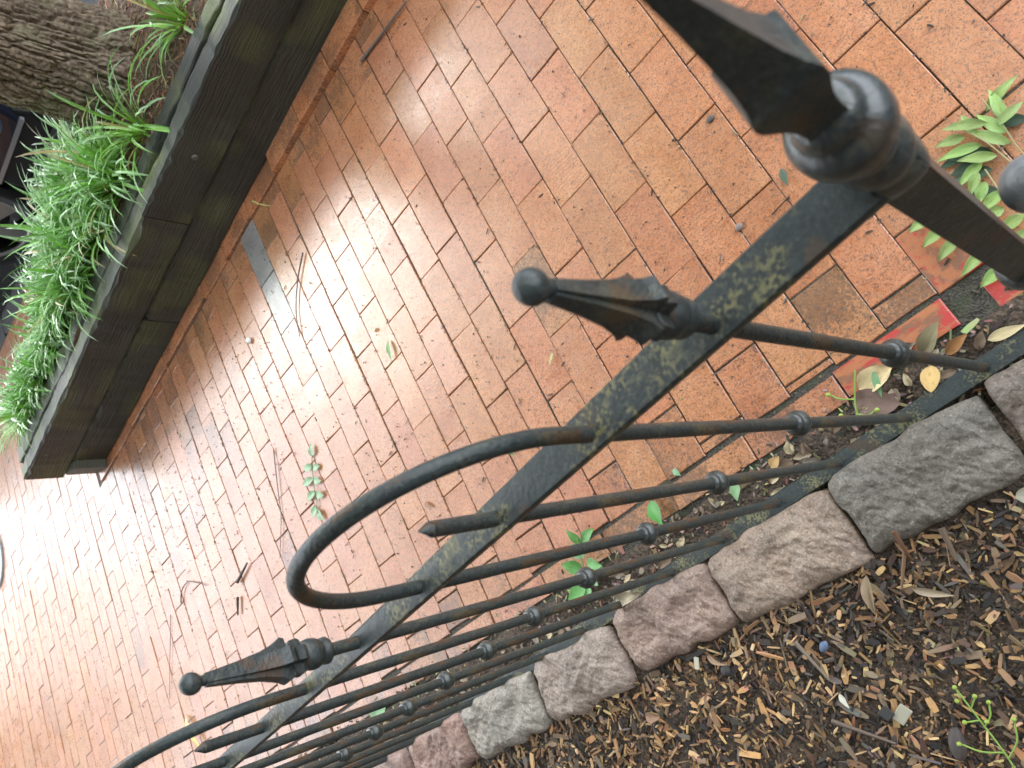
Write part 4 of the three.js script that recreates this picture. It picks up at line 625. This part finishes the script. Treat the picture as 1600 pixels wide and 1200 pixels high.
{
  const r = rng(51);
  const front = [[-0.565, -1.575, 46, 0.27, 'bushy grass clump rooted at the planter edge beside the tree trunk'], [-0.17, -1.66, 40, 0.21, 'small grass clump right of the tree at the planter edge'], [-0.80, -1.56, 44, 0.26, 'upright grass clump next to the crack between two top timbers'], [-0.955, -1.52, 44, 0.27, 'grass clump drooping over the planter edge by the timber joint'], [-2.06, -1.40, 46, 0.25, 'last grass clump hanging over the far corner of the planter'], [-0.33, -2.19, 12, 0.26, 'thin grass tuft behind the tree trunk at the upper edge']];
  for (const [x, z, n, s, label] of front) { const mb = new MB(); clump(mb, x, z, n, s, r, 0.035); const g = mb.geo(); g.translate(-x, -soilY(x, z), -z); const m = single('grass_clump', g, M.grass, label, 'grass'); m.position.set(x, soilY(x, z), z); }
  const mb = new MB();
  for (let i = 0; i < 125; i++) {
    const x = between(-2.12, -0.72, r), back = mix(-2.1, -1.52, sstep(-0.8, -1.9, x)), z = between(back, zFront(x) - 0.25, r); if (Math.hypot(x + 0.63, z + 1.95) < 0.3) continue;
    clump(mb, x, z, 26, mix(between(0.12, 0.16, r), between(0.23, 0.31, r), sstep(back, back + 0.34, z)), r, 0.035);
  }
  const m = single('grass', mb.geo(), M.grass, 'dense strappy green grass filling the planter', 'grass'); m.userData.kind = 'stuff';
}

// ---------------------------------------------------------------- street tree
{
  const cx = -0.63, cz = -1.95, tree = thing('street_tree', 'street tree with rough furrowed bark rising from the planter', 'tree', [cx, 0.24, cz]);
  const R = (h) => 0.195 + 0.05 * Math.exp(-Math.max(0, h) / 0.05) + 0.02 * Math.exp(-h / 0.3) - 0.018 * h;
  const rows = []; for (let i = 0; i <= 260; i++) rows.push(i / 260 * 1.05); for (let i = 1; i <= 40; i++) rows.push(1.05 + i / 40 * 3.15);
  const bark = (a, h) => {
    // long plates: furrows run upward and waver; shallow cross breaks
    const sx = a * 9.5 + 0.8 * (n3(Math.cos(a) * 2, h * 3.5, Math.sin(a) * 2, 61) - 0.5) * 3, f1 = 1 - Math.abs(2 * vnoise(sx * 1.0, h * 8, 100000, 62) - 1), f2 = 1 - Math.abs(2 * vnoise(sx * 1.7 + 9, h * 24, 100000, 63) - 1), f3 = vnoise(sx * 3, h * 70, 100000, 64);
    return 0.017 * (1 - Math.pow(f1, 5)) + 0.011 * (1 - Math.pow(f2, 5)) + 0.006 * f3;
  };
  mesh('trunk', gridGeo(420, rows.length - 1, (u, v, i, j) => { const h = rows[j], a = (i % 420) / 420 * Math.PI * 2, per = (t) => t, w = sstep(5.9, 6.283, a), d = bark(a, h) * (1 - w) + bark(a - 6.2832, h) * w, lob = 1 + 0.05 * Math.sin(a * 3 + 1 + h) + 0.03 * Math.sin(a * 5 + 2.2), r = (R(h) * lob - 0.030 + d); return { p: [Math.cos(a) * r + 0.03 * h * h * 0.3, h, Math.sin(a) * r], uv: [u * 2.4, h * 1.9] }; }, true), M.bark, tree);
  const rt = rng(71), tips = [];
  for (let i = 0; i < 9; i++) {
    const a = i / 9 * 6.283 + rt() * 0.5, h0 = 3.3 + 0.8 * rt(), L = 2.6 + 1.8 * rt(), el = 0.25 + 0.7 * rt(), P = []; for (let k = 0; k <= 8; k++) { const t = k / 8, e = el + t * 0.4; P.push([0.1 + Math.cos(a) * Math.cos(e) * L * t, h0 + Math.sin(e) * L * t, Math.sin(a) * Math.cos(e) * L * t]); }
    mesh(i ? `limb_${String(i).padStart(3, '0')}` : 'limb', tube(P, P.map((_, k) => 0.075 * (1 - k / 9.5)), 9, true, 2), M.bark, tree); for (let k = 3; k <= 8; k++) tips.push(P[k]);
  }
  const blobs = tips.map((t) => [t[0], t[1] + 0.3, t[2], 0.9]); for (let i = 0; i < 150; i++) { const a = rt() * 6.283, d = Math.sqrt(rt()) * 5.2, h = 4.6 + 2.0 * rt() * Math.sqrt(1 - (d / 5.6) ** 2) - 0.35 * (d / 5.2); blobs.push([Math.cos(a) * d, h, Math.sin(a) * d, 0.75 + 0.5 * rt()]); }
  for (let i = 0; i < 26; i++) blobs.push([0.9 + 2.2 * rt(), 2.0 + 1.9 * rt(), -0.9 - 1.9 * rt(), 0.65]);  // extra unseen drooping leaf clusters, added to block sky mirrored in the bricks
  const lg = leafGeo([0, 0, 0], [0.16, 0, 0], 0.085, { color: [0.09, 0.19, 0.035], n: 3 }), n = 35000, crown = new THREE.InstancedMesh(lg, M.leaf, n), q = new THREE.Object3D();
  for (let i = 0; i < n; i++) { const c = blobs[Math.floor(rt() * blobs.length)], cl = c[3], g3 = () => (rt() + rt() + rt() - 1.5) / 1.5 * cl; q.position.set(c[0] + g3(), c[1] + g3() * 0.75, c[2] + g3()); q.rotation.set(rt() * 1.4 - 0.7, rt() * 6.28, rt() * 1.4 - 0.7); q.scale.setScalar(0.85 + 0.75 * rt()); q.updateMatrix(); crown.setMatrixAt(i, q.matrix); }
  crown.name = 'crown'; crown.castShadow = crown.receiveShadow = true; crown.userData = { kind: 'stuff' }; tree.add(crown);
}

{
  const t2 = scene.getObjectByName('street_tree').clone(); t2.name = numbered('street_tree'); t2.position.set(-13.2, -0.9, -1.9); t2.rotation.y = 1.9; t2.scale.set(0.68, 0.72, 0.68);  // unseen tree copy, placed to keep low sky out of the far bricks' reflection
  t2.userData = { label: 'unseen second street tree added beyond the left edge to block sky sheen on the bricks', category: 'tree' }; scene.add(t2);
}

// ---------------------------------------------------------------- unseen row house, added behind the garden out of the picture: its front shades the bed and the garden side of the fence
{
  const h = thing('unseen_row_house', 'unseen brownstone row house front added behind the garden bed for its shade', 'house', [-2, 0, 2.9]);
  const stone = std({ map: colorTex(256, (u, v) => { const g = 0.7 + 0.5 * fbm(u, v, 12, 161, 4); return [0.10 * g, 0.078 * g, 0.064 * g]; }), roughness: 0.85 }), wins = [];
  const box = (w, hh, d, x, y, z) => white(bevelBox(w, hh, d, 0.015).translate(x, y, z));
  const W = 20, cols = [-8.4, -5.9, -3.4, -0.9, 1.6, 4.1, 6.6], parts = [];
  let x0 = -W / 2; for (const c of [...cols, W / 2 + 0.55]) { const x1 = c - 0.55; parts.push(box(x1 - x0, 11, 0.4, (x0 + x1) / 2, 5.3, 0.2)); x0 = c + 0.55; }
  for (const c of cols) { let y0 = -0.2; for (let k = 0; k < 4; k++) { const y1 = 1.1 + k * 2.7; parts.push(box(1.1, y1 - y0, 0.38, c, (y0 + y1) / 2, 0.21)); y0 = y1 + 1.75; wins.push([c, y1 + 0.875]); } parts.push(box(1.1, 10.8 - y0, 0.38, c, (y0 + 10.8) / 2, 0.21)); }
  mesh('wall', join(parts), stone, h); mesh('cornice', box(W, 0.5, 0.9, 0, 11.05, 0.05), stone, h);
  const frame = tintMat([0.05, 0.045, 0.04]), glass = new THREE.MeshPhysicalMaterial({ color: 0x1a1f22, roughness: 0.05 });
  wins.forEach(([x, y]) => { const f = mesh('window', join([box(1.1, 0.07, 0.08, 0, 0.84, 0), box(1.1, 0.07, 0.08, 0, -0.84, 0), box(0.07, 1.61, 0.08, -0.515, 0, 0), box(0.07, 1.61, 0.08, 0.515, 0, 0), box(0.96, 0.06, 0.07, 0, 0, 0)]), frame, h); f.position.set(x, y, 0.15); const p = mesh('pane', new THREE.BoxGeometry(0.95, 1.6, 0.012), glass, f); p.position.z = 0.03; });
}

// ---------------------------------------------------------------- parked car and utility cover
{
  const car = thing('parked_car', 'dark blue parked car whose front wheel shows beyond the grass', 'car', [-3.9, -0.14, -3.86]);
  const paint = phy({ color: 0xffffff, roughness: 0.3, metalness: 0.3, clearcoat: 1, clearcoatRoughness: 0.05 }), black = tintMat([0.008, 0.008, 0.009]);
  const prof = (pts) => { const s = new THREE.Shape(); pts.forEach(([x, y], i) => (i ? s.lineTo(x, y) : s.moveTo(x, y))); s.closePath(); return s; };
  const arch = (cx, r, y0) => { const a = []; for (let k = 0; k <= 14; k++) { const t = Math.PI * (k / 14); a.push([cx + r * Math.cos(t), Math.max(y0, 0.335 + r * Math.sin(t))]); } return a; };
  const body = prof([[2.14, 0.34], [2.2, 0.5], [2.19, 0.68], [2.05, 0.8], [1.2, 0.94], [-1.7, 0.98], [-2.2, 0.9], [-2.25, 0.5], [-2.2, 0.3], [-1.74, 0.28], ...arch(-1.36, 0.385, 0.28).reverse(), [-0.96, 0.27], [0.94, 0.27], ...arch(1.33, 0.385, 0.28).reverse(), [1.74, 0.34]]);
  const ext = (s, w, b = 0.04) => { const g = new THREE.ExtrudeGeometry(s, { depth: w - 2 * b, bevelEnabled: true, bevelThickness: b, bevelSize: b * 0.6, bevelSegments: 3 }); g.translate(0, 0, -w / 2 + b); return g; };
  mesh('body', tint(ext(body, 1.82, 0.06), [0.006, 0.010, 0.028]), paint, car);
  mesh('cabin', tint(ext(prof([[1.1, 0.95], [0.3, 1.42], [-1.3, 1.45], [-2.0, 0.98]]), 1.5, 0.1), [0.012, 0.014, 0.018]), paint, car);
  mesh('lower_bumper', ext(prof([[2.13, 0.2], [2.19, 0.3], [2.18, 0.36], [1.73, 0.36], [1.70, 0.2]]), 1.78, 0.05), black, car);
  const trim = mesh('bumper_trim', tint(new THREE.BoxGeometry(0.46, 0.02, 0.02), [0.3, 0.31, 0.33]), paint, car); trim.position.set(1.95, 0.335, 0.912);
  for (const s of [1, -1]) {
    const fog = mesh('fog_lamp', tint(new THREE.CylinderGeometry(0.07, 0.07, 0.03, 28).rotateX(Math.PI / 2), [0.5, 0.5, 0.48]), paint, car); fog.position.set(2.08, 0.5, s * 0.905);
    const bez = mesh('lamp_ring', tint(new THREE.TorusGeometry(0.085, 0.014, 10, 32), [0.12, 0.2, 0.34]), paint, fog); bez.position.set(0, 0, s * 0.012);
    for (const wx of [1.33, -1.36]) {
      const w = new THREE.Group(); w.name = 'wheel'; w.position.set(wx, 0.335, s * 0.80); car.add(w);
      const tp = [[0.245, -0.1], [0.29, -0.108], [0.322, -0.1], [0.334, -0.08], [0.335, 0.08], [0.322, 0.1], [0.29, 0.108], [0.245, 0.1], [0.245, -0.1]].map(([a, b]) => new THREE.Vector2(a, b));
      const tyre = mesh('tyre', new THREE.LatheGeometry(tp, 56).rotateX(Math.PI / 2), black, w);
      const rim = [white(new THREE.CylinderGeometry(0.246, 0.246, 0.19, 48, 1, true).rotateX(Math.PI / 2)), white(new THREE.TorusGeometry(0.24, 0.011, 8, 48).translate(0, 0, s * 0.092)), white(new THREE.CylinderGeometry(0.055, 0.06, 0.05, 24).rotateX(Math.PI / 2).translate(0, 0, s * 0.06))];
      for (let k = 0; k < 5; k++) { const sp = new THREE.Shape(); sp.moveTo(-0.022, 0.04); sp.lineTo(-0.05, 0.242); sp.lineTo(0.05, 0.242); sp.lineTo(0.022, 0.04); sp.closePath(); const g = new THREE.ExtrudeGeometry(sp, { depth: 0.02, bevelEnabled: true, bevelThickness: 0.006, bevelSize: 0.006, bevelSegments: 1 }); g.rotateZ(k / 5 * Math.PI * 2 + 0.5); g.translate(0, 0, s * 0.07 - 0.01); rim.push(white(g)); }
      mesh('rim', tint(join(rim), [0.34, 0.335, 0.32]), std({ roughness: 0.35, metalness: 0.5 }), w);
      mesh('brake_disc', tint(new THREE.CylinderGeometry(0.15, 0.15, 0.02, 32).rotateX(Math.PI / 2), [0.02, 0.02, 0.022]), M.plain, w);
    }
  }
  const under = mesh('underbody', new THREE.BoxGeometry(4.1, 0.2, 1.3), black, car); under.position.set(0, 0.3, 0);
}
{
  const c2 = scene.getObjectByName('parked_car').clone(); c2.name = numbered('parked_car'); c2.position.set(1.75, -0.14, -3.9);  // unseen copy of the car, added to darken the reflection beside the trunk
  c2.userData = { label: 'unseen second parked car added outside the upper edge to darken the wet brick reflection', category: 'car' }; scene.add(c2);
}
{
  const cv = single('utility_cover', tint(new THREE.CylinderGeometry(0.18, 0.184, 0.012, 48), [0.33, 0.37, 0.38]), std({ roughness: 0.55, metalness: 0, bumpMap: grayTex(256, (u, v) => (Math.abs((u * 16) % 1 - 0.5) < 0.2 ? 1 : 0) * 0.6 + 0.3 * fbm(u, v, 40, 3, 2)), bumpScale: 0.002 }), 'round grey metal utility cover set in the pavement at the left edge', 'utility cover');
  cv.position.set(-3.986, 0.004, -1.556);
}
scene.add(camera);
renderer.render(scene, camera);
